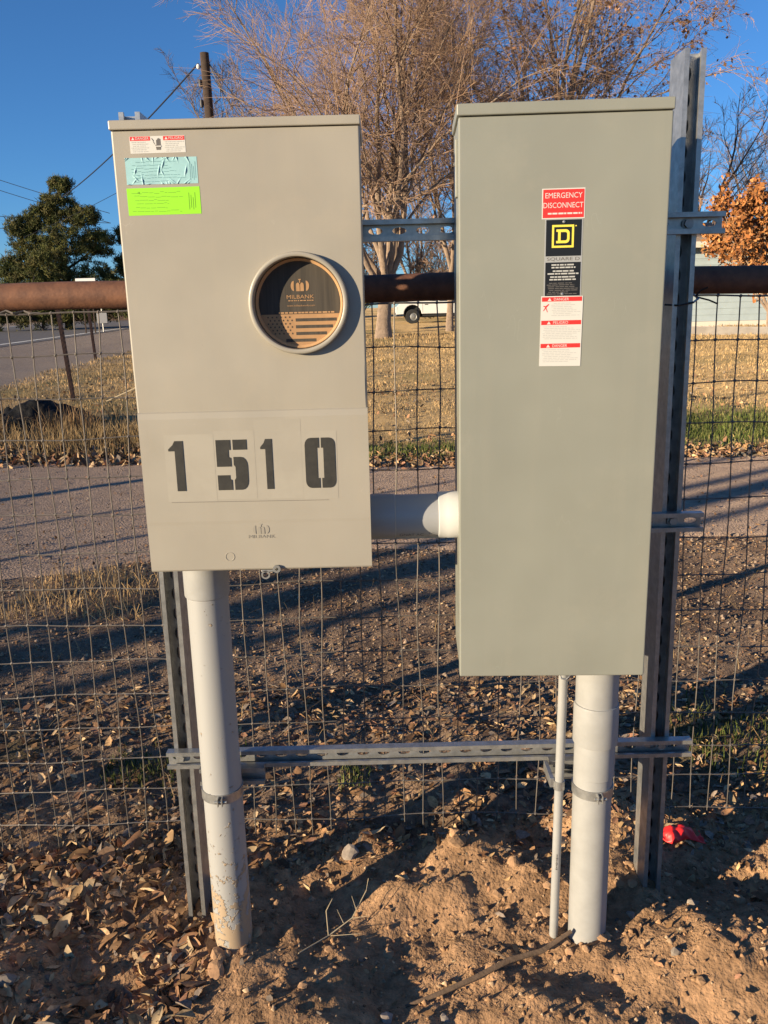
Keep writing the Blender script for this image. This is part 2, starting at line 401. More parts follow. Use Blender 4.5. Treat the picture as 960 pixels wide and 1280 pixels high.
# asphalt lane crossing behind the fence
lx = axis(-4.5, 5, 0.06, -60, 60, 1.08, 3); lt = np.linspace(0, 1, 46)
LX, LT = np.meshgrid(lx, lt)
e0 = drive_near(LX) + 0.16*fbm(LX*2.1, LX*0+0.3, 4, 61); e1 = drive_far(LX) + 0.12*fbm(LX*2.3, LX*0+5.3, 4, 63)
LY = e0 + (e1-e0)*LT
edge = np.minimum(LT, 1-LT)
LZ = np.clip(LY-4, 0, None)*0.0135 + np.where(edge < 0.005, -0.03, 0.010 + 0.006*fbm(LX*3, LY*3, 2, 65))
ii = np.arange(LX.size).reshape(LX.shape)
F2 = np.stack([ii[:-1,:-1].ravel(), ii[:-1,1:].ravel(), ii[1:,1:].ravel(), ii[1:,:-1].ravel()], 1)
M['lane'] = material('worn_asphalt', (0.44,0.315,0.23), 0.9, col2=(0.28,0.205,0.155), nscale=14, nlo=0.3, nhi=0.7, bump=1.0, bscale=70, bdist=0.016, detail=8, spec=0.15)
lane = np_mesh('driveway', np.stack([LX.ravel(), LY.ravel(), LZ.ravel()], 1), F2, M['lane'], smooth=True)
tag(lane, 'worn grey asphalt driveway crossing behind the wire fence', 'driveway', kind='structure')

# main road running away on the left
M['road'] = material('road_asphalt', (0.115,0.105,0.105), 0.85, col2=(0.085,0.078,0.078), nscale=1.5, bump=0.3, bscale=60, bdist=0.004)
M['line'] = material('worn_road_paint', (0.62,0.60,0.56), 0.8, col2=(0.42,0.40,0.37), nscale=4)
def strip(name, xa, xb, y0, y1, dz, mat, n=60):
    mb = MB(); ys = [y0 + (y1-y0)*i/n for i in range(n+1)]
    for y in ys:
        z = min(max(y-4, 0)*0.0135, 116*0.0135) + dz; sx = -0.035*(y-33)
        mb.v += [(xa+sx, y, z), (xb+sx, y, z)]
    mb.f = [(2*i, 2*i+1, 2*i+3, 2*i+2) for i in range(n)]
    return mb.build(name, mat)
road = strip('road', -27.0, -14.3, 14, 600, 0.012, M['road'])
tag(road, 'two-lane grey road running away on the left', 'road', kind='structure')
for xa, nm in ((-15.1, 'white edge line on the near side of the road'), (-26.4, 'white edge line on the far side of the road')):
    s_ = strip('road_marking', xa-0.16, xa+0.16, 14, 600, 0.018, M['line']); tag(s_, nm, 'road marking', kind='structure')

# ================================================================== STRUT CHANNEL
def channel_parts(mb, L0, L1, c, w, d, axis, slots=True, t=0.0026, pitch=0.0476, slot_off=0.02, sx=0.014, sz=0.0065, flip=False):
    """open side faces -Y (the camera). c = (centre across, back Y). axis 'x' runs along X, 'z' along Z"""
    h = w/2; lip = 0.0095; ret = 0.007
    sgn = 1 if not flip else -1
    for s in (1, -1):
        pr = [(0, h), (d, h), (d, h-lip), (d-ret, h-lip), (d-ret, h-lip+t), (d-t, h-lip+t), (d-t, h-t), (0, h-t)]
        if axis == 'x':
            mb.prism([(c[1]-sgn*u, c[0]+s*v) for u, v in pr], L0, L1, 'x')
        else:
            b = len(mb.v); n = len(pr)
            P = [(c[0]+s*v, c[1]-sgn*u) for u, v in pr]
            mb.prism(P, L0, L1, 'z')
    # web with slots
    yb = c[1]; yf = c[1]-sgn*t; hh = h-t-0.0002
    if not slots:
        if axis == 'x': mb.box(L0, L1, min(yb,yf), max(yb,yf), c[0]-hh, c[0]+hh)
        else: mb.box(c[0]-hh, c[0]+hh, min(yb,yf), max(yb,yf), L0, L1)
        return mb
    a = L0
    while a < L1-1e-6:
        b = min(a+pitch, L1); k = len(mb.v)
        if b-a < pitch*0.95 :
            if axis == 'x': mb.box(a, b, min(yb,yf), max(yb,yf), c[0]-hh, c[0]+hh)
            else: mb.box(c[0]-hh, c[0]+hh, min(yb,yf), max(yb,yf), a, b)
        else:
            for y in (yf, yb):
                q = MB()
                if axis == 'x': q.holed(a, b, c[0]-hh, c[0]+hh, (a+b)/2, c[0], sz, y, 16, rx=sx)
                else: q.holed(c[0]-hh, c[0]+hh, a, b, c[0], (a+b)/2, sx, y, 16, rx=sz)
                o = len(mb.v); mb.v += q.v; mb.f += [tuple(o+i for i in f) for f in q.f]
        a = b
    return mb

def bolt(parent, x, y, z, r=0.009, name='bolt', washer=True, mat=None):
    mb = MB()
    if washer: mb.lathe([(0.0001,-0.0015),(r*1.35,-0.0015),(r*1.35,0.001)], (x,y,z), 'y', 20)
    pts = [(x+r*math.cos(k*math.pi/3+0.2), z+r*math.sin(k*math.pi/3+0.2)) for k in range(6)]
    mb.prism(pts, y-0.008, y-0.0014, 'y')
    return mb.build(name, mat or M['galv_dull'], parent)

# posts (41 mm strut, welded back to back)
def strut_post(label, x_top, x_bot, z_top, yfront, group):
    e = empty('strut_post', (x_bot, yfront+0.041, 0), label, 'post', group)
    for part, flip, yb in (('front_channel', False, yfront+0.0410), ('rear_channel', True, yfront+0.0412)):
        mb = MB(); channel_parts(mb, -0.35, z_top, (0, yb), 0.0413, 0.041, 'z', slots=True, flip=flip)
        mb.v = [(v[0] + x_bot + (x_top-x_bot)*max(v[2],0)/z_top, v[1], v[2]) for v in mb.v]
        mb.build(part, M['galv'], e)
    return e
PYF = 1.748
lpost = strut_post('galvanized strut post behind the beige meter box', -0.474, -0.4825, 1.812, PYF, 'vertical strut posts')
rpost = strut_post('tall galvanized strut post right of the grey disconnect box', 0.617, 0.632, 1.90, PYF, 'vertical strut posts')

def strut_rail(label, x0, x1, z, yback, bolts):
    e = empty('strut_rail', ((x0+x1)/2, yback, z-0.0206), label, 'strut rail', 'horizontal strut rails')
    mb = MB(); channel_parts(mb, x0, x1, (z, yback), 0.0413, 0.0206, 'x', slots=True)
    mb.build('channel', M['galv'], e)
    for bx in bolts: bolt(e, bx, yback-0.0030, z, 0.0088)
    return e
RY = 1.7475
strut_rail('upper strut rail behind both boxes, above the fence pipe', -0.503, 0.6885, 1.581, RY, (-0.481, 0.6195))
strut_rail('middle strut rail poking out right of the grey box', -0.503, 0.686, 0.969, RY, (-0.483, 0.6245))
strut_rail('low strut rail joining both posts below the boxes', -0.514, 0.695, 0.431, RY, (-0.485, 0.6285))
for x0, x1, z, lab in ((-0.435, -0.288, 0.402, 'short strut spacer behind the left conduit clamp'), (0.362, 0.512, 0.402, 'short strut spacer behind the right conduit clamp')):
    mb = MB(); channel_parts(mb, x0, x1, (z, 1.7225), 0.0413, 0.0206, 'x', slots=False)
    tag(mb.build('strut_spacer', M['galv'], None), lab, 'strut spacer', 'strut spacers')

# ================================================================== METER BOX (left)
LX0, LX1, LZ0, LZ1, FY = -0.4488, -0.0260, 0.950, 1.7510, 1.53
BK = 1.7262
mbx = empty('meter_box', ((LX0+LX1)/2, 1.63, LZ0), 'beige metal meter box stencilled 1510 with an empty round meter opening', 'meter box')
RC = (-0.1425, 1.4435); RR = 0.0795
# body shell: five sheets so that the round opening is a real recess
b = MB(); i0, i1 = LX0+0.0005, LX1-0.004
b.box(i0, i0+0.002, FY+0.006, BK, LZ0+0.003, LZ1-0.004); b.box(i1-0.002, i1, FY+0.006, BK, LZ0+0.003, LZ1-0.004)
b.box(i0+0.002, i1-0.002, BK-0.002, BK, LZ0+0.003, LZ1-0.004)
b.box(i0+0.002, i1-0.002, FY+0.006, BK-0.002, LZ0+0.003, LZ0+0.005)
b.build('body', M['paint_l'], mbx)
# rain cap
b = MB(); b.box(LX0-0.002, LX1+0.002, FY-0.006, BK, LZ1-0.0155, LZ1); cap = b.build('top_cap', M['paint_l'], mbx, bevel=0.002)
# upper cover with hole; its foot curves back a little
zc0 = 1.2545; zct = LZ1-0.017; zmid = 1.335
b = MB(); b.holed(LX0+0.003, LX1-0.003, zmid, zct, RC[0], RC[1], RR+0.004, FY, 64)
nseg = 10
for i in range(nseg+1):
    t = i/nseg; z = zmid + (zc0-zmid)*t; y = FY + 0.0026*t*t
    b.v += [(LX0+0.003, y, z), (LX1-0.003, y, z)]
o0 = len(b.v) - 2*(nseg+1)
for i in range(nseg): b.f.append((o0+2*i, o0+2*i+1, o0+2*i+3, o0+2*i+2))
# rounded side returns of the cover
for sg, x in ((-1, LX0+0.003), (1, LX1-0.003)):
    k = len(b.v); na = 7
    for i in range(na):
        a = math.pi/2*i/(na-1); dx = 0.0035*math.sin(a)*sg; dy = 0.0035*(1-math.cos(a)) if i < na-1 else 0.03
        b.v += [(x+dx, FY+dy, zct), (x+dx, FY+dy, zmid), (x+dx, FY+dy+0.0026, zc0)]
    for i in range(na-1):
        for j in range(2): b.f.append((k+3*i+j, k+3*i+j+1, k+3*i+4+j, k+3*i+3+j))
b.build('upper_cover', M['paint_l'], mbx, smooth=True)
# lower cover: a pan standing proud with a fold line
zf = 1.0485
prof = [(FY+0.010, zc0+0.0008), (FY+0.0012, zc0+0.0008), (FY-0.0010, zc0-0.0012), (FY-0.0030, zc0-0.012), (FY-0.0050, zf), (FY-0.0046, zf-0.006), (FY-0.0030, LZ0+0.003), (FY-0.001, LZ0), (FY+0.010, LZ0)]
b = MB(); b.prism([(y, z) for y, z in prof], LX0+0.0005, LX1+0.0005, 'x'); b.build('lower_cover', M['paint_l'], mbx)
def lowY(z): return FY-0.0030 + (-0.0020)*((zc0-0.012)-z)/((zc0-0.012)-zf) if z > zf else FY-0.0035+0.001*(zf-z)/0.1
# paint ghost patches where stencil cards were masked
for x0, x1, z0, z1, e_ in ((-0.4035,-0.312,1.088,1.214,0.0002),(-0.3115,-0.2365,1.090,1.219,0.00025),(-0.2362,-0.150,1.089,1.238,0.0002),(-0.1498,-0.0845,1.087,1.215,0.00025)):
    k = MB(); k.v = [(x0, lowY(z0)-e_, z0), (x1, lowY(z0)-e_, z0), (x1, lowY(z1)-e_, z1), (x0, lowY(z1)-e_, z1)]; k.f = [(0,1,2,3)]
    k.build('overspray_patch', M['paint_l2'], mbx)
k = MB(); k.v = [(-0.398, lowY(1.087)-0.0008, 1.0862), (-0.103, lowY(1.087)-0.0008, 1.0842), (-0.103, lowY(1.087)-0.0008, 1.0850), (-0.398, lowY(1.087)-0.0008, 1.0870)]; k.f = [(0,1,2,3)]
k.build('pencil_line', M['ink'], mbx)
def arc(cx, cz, rx, rz, a0, a1, n=6): return [(cx+rx*math.cos(R(a0+(a1-a0)*i/n)), cz+rz*math.sin(R(a0+(a1-a0)*i/n))) for i in range(n+1)]
DIG = {
 '1': [[(0,.80),(.0,.84),(.30,.92),(.45,1.0),(1,1),(1,0),(.42,0),(.42,.80)]],
 '5': [[(0,.47),(.47,.47),(.47,.64),(.40,.66),(.40,.80),(.47,.80),(.47,1),(0,1)],
       [(.55,.80),(1,.80),(1,1),(.55,1)],
       [(.55,.50),(.60,.46),(.60,.24),(.55,.20),(.55,0)] + arc(.78,.18,.22,.18,-90,0,4) + arc(.78,.48,.22,.18,0,90,4) + [(.55,.66)],
       [(0,.0),(.47,0),(.47,.20),(.40,.22),(.40,.30),(0,.30)]],
 '0': [[(.47,0),(.47,.2),(.40,.2),(.40,.8),(.47,.8),(.47,1)] + arc(.2,.86,.2,.14,90,180,4) + arc(.2,.14,.2,.14,180,270,4),
       [(.54,1),(.54,.8),(.61,.8),(.61,.2),(.54,.2),(.54,0)] + arc(.80,.14,.2,.14,-90,0,4) + arc(.80,.86,.2,.14,0,90,4)]}
for ch, x0, x1 in (('1',-0.3965,-0.3690),('5',-0.3083,-0.2513),('1',-0.2262,-0.2045),('0',-0.1440,-0.0880)):
    k = MB(); z0, z1 = 1.1080, 1.2025
    for pl in DIG[ch]:
        bi = len(k.v)
        for (u, v) in pl:
            z = z0+(z1-z0)*v; k.v.append((x0+(x1-x0)*u, lowY(z)-0.0012, z))
        k.f.append(tuple(range(bi, bi+len(pl))))
    k.build('stencil_digit', M['black_paint'], mbx)
# emblem of the maker: two crescents round an m with a plug
def emblem(cx, cz, s, y, mat, parent, name='emblem'):
    k = MB()
    for sg in (1, -1):
        pts = [(cx+sg*s*(0.62+0.38*math.cos(R(a))), cz+s*0.55*math.sin(R(a))) for a in range(-80, 81, 20)] + \
              [(cx+sg*s*(0.62+0.05*math.cos(R(a))), cz+s*0.52*math.sin(R(a))) for a in range(70, -71, -20)]
        k.poly(pts if sg > 0 else pts[::-1], y)
        a = [(cx+sg*s*0.03, cz-s*0.55), (cx+sg*s*0.42, cz-s*0.55), (cx+sg*s*0.42, cz+s*0.05)] + [(cx+sg*(s*0.225+s*0.195*math.cos(R(t))), cz+s*0.05+s*0.30*math.sin(R(t))) for t in range(20, 161, 20)] + [(cx+sg*s*0.03, cz+s*0.05)]
        k.poly(a if sg > 0 else a[::-1], y)
    k.rect(cx-s*0.05, cx+s*0.05, cz+s*0.32, cz+s*0.70, y-0.0001); k.rect(cx-s*0.14, cx+s*0.14, cz+s*0.62, cz+s*0.72, y-0.0002)
    return k.build(name, mat, parent)
M['emboss_shade'] = material('relief_shade_enamel', (0.30,0.275,0.228), 0.5)  # flat marks in darkened box paint; the relief's shading is put into the colour
yl = FY-0.0052
emblem(-0.2336, 1.0300, 0.0155, yl, M['emboss_shade'], mbx)
lettering('MILBANK', -0.2585, -0.2085, 1.0135, 1.0195, yl, M['emboss_shade'], mbx)
k = MB(); k.lathe([(0.0092,-0.0002),(0.0088,-0.0012),(0.0080,-0.0012),(0.0076,-0.0002)], (-0.2962, FY-0.0030, 0.9775), 'y', 28); k.build('knockout', M['paint_l'], mbx, smooth=True)
# sealing latch under the cover
k = MB(); k.box(-0.238,-0.206, FY-0.006, FY+0.012, LZ0-0.0045, LZ0-0.0008); lt_ = k.build('latch', M['galv_dull'], mbx, bevel=0.001)
k = MB(); k.lathe([(0.0055,-0.002),(0.0085,-0.002),(0.0085,0.002),(0.0055,0.002)], (-0.230, FY-0.004, LZ0-0.010), 'y', 18, close=True); k.build('seal_ring', M['galv_dull'], lt_)
k = MB(); k.lathe([(0.0030,-0.002),(0.0075,-0.002),(0.0075,0.002),(0.0030,0.002)], (-0.208, FY-0.0075, LZ0+0.002), 'y', 18, close=True); k.build('seal_ring', M['galv_dull'], lt_)
# meter ring
k = MB(); k.lathe([(0.0890,0.0006),(0.0882,-0.012),(0.0870,-0.0155),(0.0852,-0.0165),(0.0818,-0.0165),(0.0803,-0.0155),(RR,-0.013),(RR,0.0020),(RR-0.001,0.040)], (RC[0], FY, RC[1]), 'y', 96)
k.build('meter_ring', M['paint_l'], mbx, smooth=True)
# cardboard shipping cover inside the opening
YC = FY+0.0135
k = MB(); k.poly([(RC[0]+0.0783*math.cos(2*math.pi*i/72), RC[1]+0.0783*math.sin(2*math.pi*i/72)) for i in range(72)], YC)
crd = k.build('cardboard_cover', M['card'], mbx)
k = MB(); k.lathe([(0.0783,-0.0002),(0.0783,-0.0085),(0.0772,-0.0088),(0.0745,-0.0030),(0.0735,-0.0002)], (RC[0],YC,RC[1]), 'y', 72); k.build('cardboard_rim', M['card'], crd, smooth=True)
zs = RC[1]-0.0185
k = MB(); a0 = math.asin((zs-RC[1])/0.0732)
k.poly([(RC[0]+0.0732*math.cos(a0+(math.pi-2*a0)*i/48), RC[1]+0.0732*math.sin(a0+(math.pi-2*a0)*i/48)) for i in range(49)], YC-0.0003); k.build('printed_panel', M['card_print'], crd)
emblem(RC[0]+0.002, RC[1]+0.0305, 0.0165, YC-0.0008, M['card'], crd)
lettering('MILBANK', RC[0]-0.0225, RC[0]+0.0265, RC[1]+0.0085, RC[1]+0.0150, YC-0.0008, M['card'], crd)
scribble(RC[0]-0.0215, RC[0]+0.0255, RC[1]+0.0035, RC[1]+0.0065, 1, YC-0.0008, M['card'], crd, h=0.55, ragged=0.02, wmin=0.002, wmax=0.005)
lettering('www.milbankworks.com', RC[0]-0.0225, RC[0]+0.0275, RC[1]-0.0050, RC[1]-0.0020, YC-0.0008, M['card'], crd)
scribble(RC[0]-0.045, RC[0]+0.062, RC[1]-0.0185, RC[1]-0.0140, 1, YC-0.0008, M['card'], crd, h=0.6, ragged=0.02, wmin=0.003, wmax=0.009)
k = MB()
for i in range(4):
    z = RC[1]-0.0255-0.0120*i; w = math.sqrt(max(0.0728**2-(z-RC[1]-0.003)**2, 0)); w = min(w, math.sqrt(max(0.0728**2-(z-RC[1]-0.006)**2, 0)))
    xl = RC[0]-0.0085 if i < 3 else RC[0]-w
    k.rect(xl, RC[0]+w, z-0.0060, z-0.0005, YC-0.0003)
k.build('flag_stripes', M['card_print'], crd)
k = MB()
for r_ in range(6):
    for q in range(7):
        x = RC[0]-0.058+q*0.0078+(r_%2)*0.0039; z = RC[1]-0.0235-r_*0.0058
        if x > RC[0]-0.0115 or (x-RC[0])**2+(z-RC[1])**2 > 0.070**2: continue
        k.poly([(x+0.0021*(1 if j%2==0 else 0.5)*math.sin(j*math.pi/5), z+0.0021*(1 if j%2==0 else 0.5)*math.cos(j*math.pi/5)) for j in range(10)], YC-0.0003)
k.build('flag_stars', M['card_print'], crd)
k = MB(); k.box(LX0+0.02, LX1-0.02, FY+0.030, FY+0.032, RC[1]-0.10, RC[1]+0.10); k.build('socket_plate', M['dark'], mbx)
# labels
def plate(name, x0, x1, z0, z1, y, mat, parent, tilt=0.0, t=0.0004):
    cx, cz = (x0+x1)/2, (z0+z1)/2; k = MB(); k.box(x0, x1, y-t, y-0.00005, z0, z1)
    c_, s_ = math.cos(tilt), math.sin(tilt)
    k.v = [(cx+(v[0]-cx)*c_-(v[2]-cz)*s_, v[1], cz+(v[0]-cx)*s_+(v[2]-cz)*c_) for v in k.v]
    return k.build(name, mat, parent)
dl = plate('danger_label', -0.4180, -0.3235, 1.6985, 1.7255, FY, M['white_label'], mbx, 0.006)
y1_ = FY-0.0007
for x0, x1, tx in ((-0.4172, -0.3830, 'DANGER'), (-0.3605, -0.3245, 'PELIGRO')):
    k = MB(); k.rect(x0, x1, 1.7185, 1.7250, y1_); k.build('red_header', M['red_label'], dl)
    lettering(tx, x0+0.0095, x1-0.002, 1.7200, 1.7240, y1_-0.0003, M['white_label'], dl)
    k = MB(); k.poly([(x0+0.0025,1.7197),(x0+0.0078,1.7197),(x0+0.0052,1.7243)], y1_-0.0003); k.build('warning_triangle', M['white_label'], dl)
    scribble(x0+0.001, x1-0.001, 1.7000, 1.7178, 6, y1_, M['ink_light'], dl, h=0.4, wmin=0.003, wmax=0.007)
# hand and shock pictogram
k = MB()
for j, (hx, hz) in enumerate(((-0.3720,1.7195),(-0.3700,1.7215),(-0.3680,1.7222),(-0.3662,1.7208))):
    k.rect(hx-0.0008, hx+0.0008, 1.711, hz, y1_)
k.poly([(-0.3732,1.7035),(-0.3660,1.7035),(-0.3648,1.7112),(-0.3735,1.7112)], y1_-0.0001)
k.poly([(-0.3748,1.7110),(-0.3735,1.7065),(-0.3728,1.7085),(-0.3738,1.7118)], y1_-0.0002)
k.poly([(-0.3808,1.7225),(-0.3790,1.7215),(-0.3765,1.7185),(-0.3772,1.7165),(-0.3782,1.7180),(-0.3800,1.7205)], y1_)
k.poly([(-0.3785,1.7172),(-0.3768,1.7160),(-0.3750,1.7125),(-0.3757,1.7122),(-0.3775,1.7150)], y1_)
k.build('hand_pictogram', M['ink'], dl)
k = MB(); k.rect(-0.3752, -0.3646, 1.7083, 1.7100, y1_-0.0004); k.build('cuff_mark', M['white_label'], dl)
# wrinkled pale blue permit sticker: a creased sheet
def creased(name, x0, x1, z0, z1, y, mat, parent, amp, seed, nx=170, nz=64):
    xs = np.linspace(x0, x1, nx); zs_ = np.linspace(z0, z1, nz); XX, ZZ = np.meshgrid(xs, zs_)
    w = np.zeros_like(XX); rr = random.Random(seed)
    for _ in range(34):
        cx, cz = rr.uniform(x0, x1), rr.choice([z0, z1, rr.uniform(z0, z1)]); a = rr.uniform(0.2, 1.5)*rr.choice([1, -1]); ln = rr.uniform(0.002, 0.009)
        u = (XX-cx)*math.cos(a)+(ZZ-cz)*math.sin(a); v = -(XX-cx)*math.sin(a)+(ZZ-cz)*math.cos(a)
        w = np.maximum(w, np.exp(-(v/0.0008)**2)*np.exp(-(u/ln)**2)*rr.uniform(0.5, 1))
    YY = y - 0.0004 - amp*w
    ii = np.arange(nx*nz).reshape(nz, nx); F = np.stack([ii[:-1,:-1].ravel(), ii[:-1,1:].ravel(), ii[1:,1:].ravel(), ii[1:,:-1].ravel()], 1)
    return np_mesh(name, np.stack([XX.ravel(), YY.ravel(), ZZ.ravel()], 1), F, mat, parent, smooth=True)
bl_ = creased('blue_sticker', -0.4290, -0.3060, 1.6485, 1.6915, FY, M['blue_label'], mbx, 0.0021, 3)
scribble(-0.420, -0.325, 1.652, 1.688, 7, FY-0.0009, M['blue_ink'], bl_, h=0.09, wob=0.001, wmin=0.003, wmax=0.010)
k = MB()
for i in range(4): k.rect(-0.3190+i*0.003, -0.3185+i*0.003, 1.654+0.003*(i%2), 1.684-0.004*(i%3), FY-0.0009)
k.build('side_note', M['blue_ink'], bl_)
gl = plate('green_sticker', -0.4305, -0.3045, 1.5985, 1.6430, FY, M['green_label'], mbx, 0.008)
scribble(-0.424, -0.330, 1.603, 1.639, 6, FY-0.0007, M['green_ink'], gl, h=0.13, wob=0.0015, wmin=0.004, wmax=0.014)
k = MB()
for i in range(4): k.rect(-0.3245+i*0.0035, -0.3238+i*0.0035, 1.606+0.003*(i%2), 1.634-0.004*(i%3), FY-0.0007)
k.build('side_note', M['green_ink'], gl)
k = MB(); k.rect(-0.4118, -0.4085, 1.6335, 1.6368, FY-0.0007); k.build('ink_mark', M['green_ink'], gl)
# hinge screws on the left edge
for z in (1.62, 1.655, 1.30, 0.985, 1.005):
    k = MB(); k.lathe([(0.0001,-0.004),(0.003,-0.003),(0.0035,0.0)], (LX0+0.0003, FY+0.02, z), 'x', 12); k.build('side_screw', M['white_label'], mbx, smooth=True)

# ================================================================== DISCONNECT BOX (right)
RX0, RX1, RZ0, RZ1 = 0.1440, 0.5085, 0.7160, 1.7640
dbx = empty('disconnect_box', ((RX0+RX1)/2, 1.63, RZ0), 'tall grey-green metal disconnect box with red emergency label', 'disconnect box')
b = MB(); b.box(RX0+0.004, RX1-0.004, FY+0.016, BK, RZ0+0.006, RZ1-0.003); b.build('body', M['paint_r'], dbx, bevel=0.002)
b = MB(); b.box(RX0-0.0005, RX1+0.001, FY-0.004, BK-0.03, RZ1-0.0190, RZ1); b.build('top_cap', M['paint_r'], dbx, bevel=0.002)
b = MB(); b.box(RX0+0.0025, RX1, FY, FY+0.030, RZ0, RZ1-0.0205); dcv = b.build('front_cover', M['paint_r'], dbx, bevel=0.003, seg=3)
b = MB(); b.box(RX0-0.001, RX0+0.0035, FY+0.034, FY+0.060, 1.62, 1.715); b.build('hinge_flap', M['paint_r'], dbx, bevel=0.001)
bolt(dbx, RX0-0.001, FY+0.045, 1.675, 0.004, 'side_screw', False)
for z in (1.735,): 
    k = MB(); k.lathe([(0.0035,0.0),(0.003,0.003),(0.0001,0.004)], (RX1-0.0005, FY+0.05, z), 'x', 12); k.build('side_screw', M['galv_dull'], dbx, smooth=True)
# red emergency label
rl = plate('emergency_label', 0.2905, 0.3645, 1.5750, 1.6250, FY, M['white_label'], dbx, 0.004)
yy = FY-0.0007
k = MB(); k.rect(0.2922, 0.3628, 1.5768, 1.6232, yy); k.build('red_field', M['red_label'], rl)
lettering('EMERGENCY', 0.2960, 0.3595, 1.6090, 1.6178, yy-0.0003, M['white_label'], rl)
lettering('DISCONNECT', 0.2930, 0.3615, 1.5930, 1.6018, yy-0.0003, M['white_label'], rl)
scribble(0.295, 0.360, 1.5810, 1.5865, 1, yy-0.0003, M['white_label'], rl, h=0.5, ragged=0.01, wmin=0.003, wmax=0.009)
# black nameplate
nl = plate('nameplate', 0.2965, 0.3620, 1.4450, 1.5745, FY, M['grey_label'], dbx)
k = MB(); k.rect(0.2985, 0.3600, 1.5130, 1.5735, yy); k.rect(0.2985, 0.3600, 1.4455, 1.5025, yy); k.build('black_field', M['black_label'], nl)
cx, cz = 0.3278, 1.5460
k = MB()
for x0, x1, z0, z1 in ((-.0190,.0190,.0155,.0190),(-.0190,.0190,-.0190,-.0155),(-.0190,-.0155,-.0155,.0155),(.0155,.0190,-.0155,.0155)): k.rect(cx+x0, cx+x1, cz+z0, cz+z1, yy-0.0003)
# letter D with slab serifs
outer = [(-.0115,-.0115),(.0050,-.0115)] + arc(.0050,-.0050,.0065,.0065,-90,0,4) + arc(.0050,.0050,.0065,.0065,0,90,4) + [(-.0115,.0115),(-.0115,.0075),(-.0085,.0075),(-.0085,-.0075),(-.0115,-.0075)]
inner = [(-.0040,-.0070),(.0040,-.0070)] + arc(.0040,-.0040,.003,.003,-90,0,3) + arc(.0040,.0040,.003,.003,0,90,3) + [(-.0040,.0070)]
k.poly([(cx+p[0], cz+p[1]) for p in outer], yy-0.0003); k.build('emblem', M['yellow'], nl)
k = MB(); k.poly([(cx+p[0], cz+p[1]) for p in inner], yy-0.0005); k.build('emblem_core', M['black_label'], nl)
k = MB(); k.lathe([(0.0001,0),(0.0012,0)], (0.3500, yy-0.0003, 1.5630), 'y', 8); k.build('registered_dot', M['yellow'], nl)
lettering('SQUARE D', 0.3010, 0.3580, 1.5045, 1.5110, yy, M['ink'], nl)
for z0, z1, a in ((1.4960,1.5000,0.3),(1.4915,1.4955,0.25),(1.4855,1.4895,0.3),(1.4810,1.4850,0.0),(1.4755,1.4795,0.25),(1.4712,1.4750,0.2)):
    w = 0.028*(1-a)+0.001; scribble(0.3292-w, 0.3292+w, z0, z1, 1, yy-0.0003, M['ink_light'], nl, h=0.6, ragged=0.02, wmin=0.003, wmax=0.012)
scribble(0.3000, 0.3585, 1.4475, 1.4690, 7, yy-0.0003, M['ink'], nl, h=0.35, wmin=0.004, wmax=0.012)
for z in (1.5700, 1.4485):
    k = MB(); k.lathe([(0.0001,-0.0022),(0.0022,-0.0016),(0.0027,0)], (0.3290, yy, z), 'y', 14); k.build('rivet', M['galv'], nl, smooth=True)
# white danger label in three languages
wl = plate('danger_label', 0.2915, 0.3655, 1.3225, 1.4450, FY-0.0005, M['white_label'], dbx, -0.012)
yw = FY-0.0012
def skewed(x, z): return x + (z-1.384)*0.012
for zt, tx in ((1.4435,'DANGER'),(1.4030,'PELIGRO'),(1.3625,'DANGER')):
    x0 = 0.2930 + (zt-1.384)*0.012; x1 = x0 + 0.0705
    k = MB(); k.rect(x0, x1, zt-0.0075, zt, yw); k.build('red_header', M['red_label'], wl)
    lettering(tx, x0+0.021, x0+0.0475, zt-0.0062, zt-0.0014, yw-0.0003, M['white_label'], wl)
    k = MB(); k.poly([(x0+0.010,zt-0.0066),(x0+0.0170,zt-0.0066),(x0+0.0135,zt-0.0012)], yw-0.0003); k.build('warning_triangle', M['white_label'], wl)
    first = zt > 1.44
    scribble(x0+(0.016 if first else 0.002), x1-0.001, zt-0.0330, zt-0.0090, 8, yw, M['ink_light'], wl, h=0.32, wmin=0.003, wmax=0.010)
    if first:
        k = MB(); k.poly([(x0+0.002,zt-0.024),(x0+0.0035,zt-0.0235),(x0+0.008,zt-0.018),(x0+0.013,zt-0.0125),(x0+0.012,zt-0.0115),(x0+0.0065,zt-0.0155),(x0+0.003,zt-0.0145),(x0+0.0025,zt-0.0158),(x0+0.006,zt-0.0175)], yw)
        k.poly([(x0+0.008,zt-0.0185),(x0+0.0105,zt-0.0255),(x0+0.0095,zt-0.026),(x0+0.0068,zt-0.019)], yw); k.build('shock_pictogram', M['red_label'], wl)
# small latch loop under the cover
k = MB(); k.tube([(0.345,FY+0.004,RZ0+0.002),(0.348,FY+0.002,RZ0-0.006),(0.356,FY+0.001,RZ0-0.008),(0.362,FY+0.002,RZ0-0.003),(0.366,FY+0.004,RZ0+0.002)], 0.0018, 6); k.build('latch_loop', M['galv_dull'], dbx)

dbx.rotation_euler = (0, 0, R(-2.3)); dbx.location.y -= 0.0075      # the box sits a little askew, right edge nearer

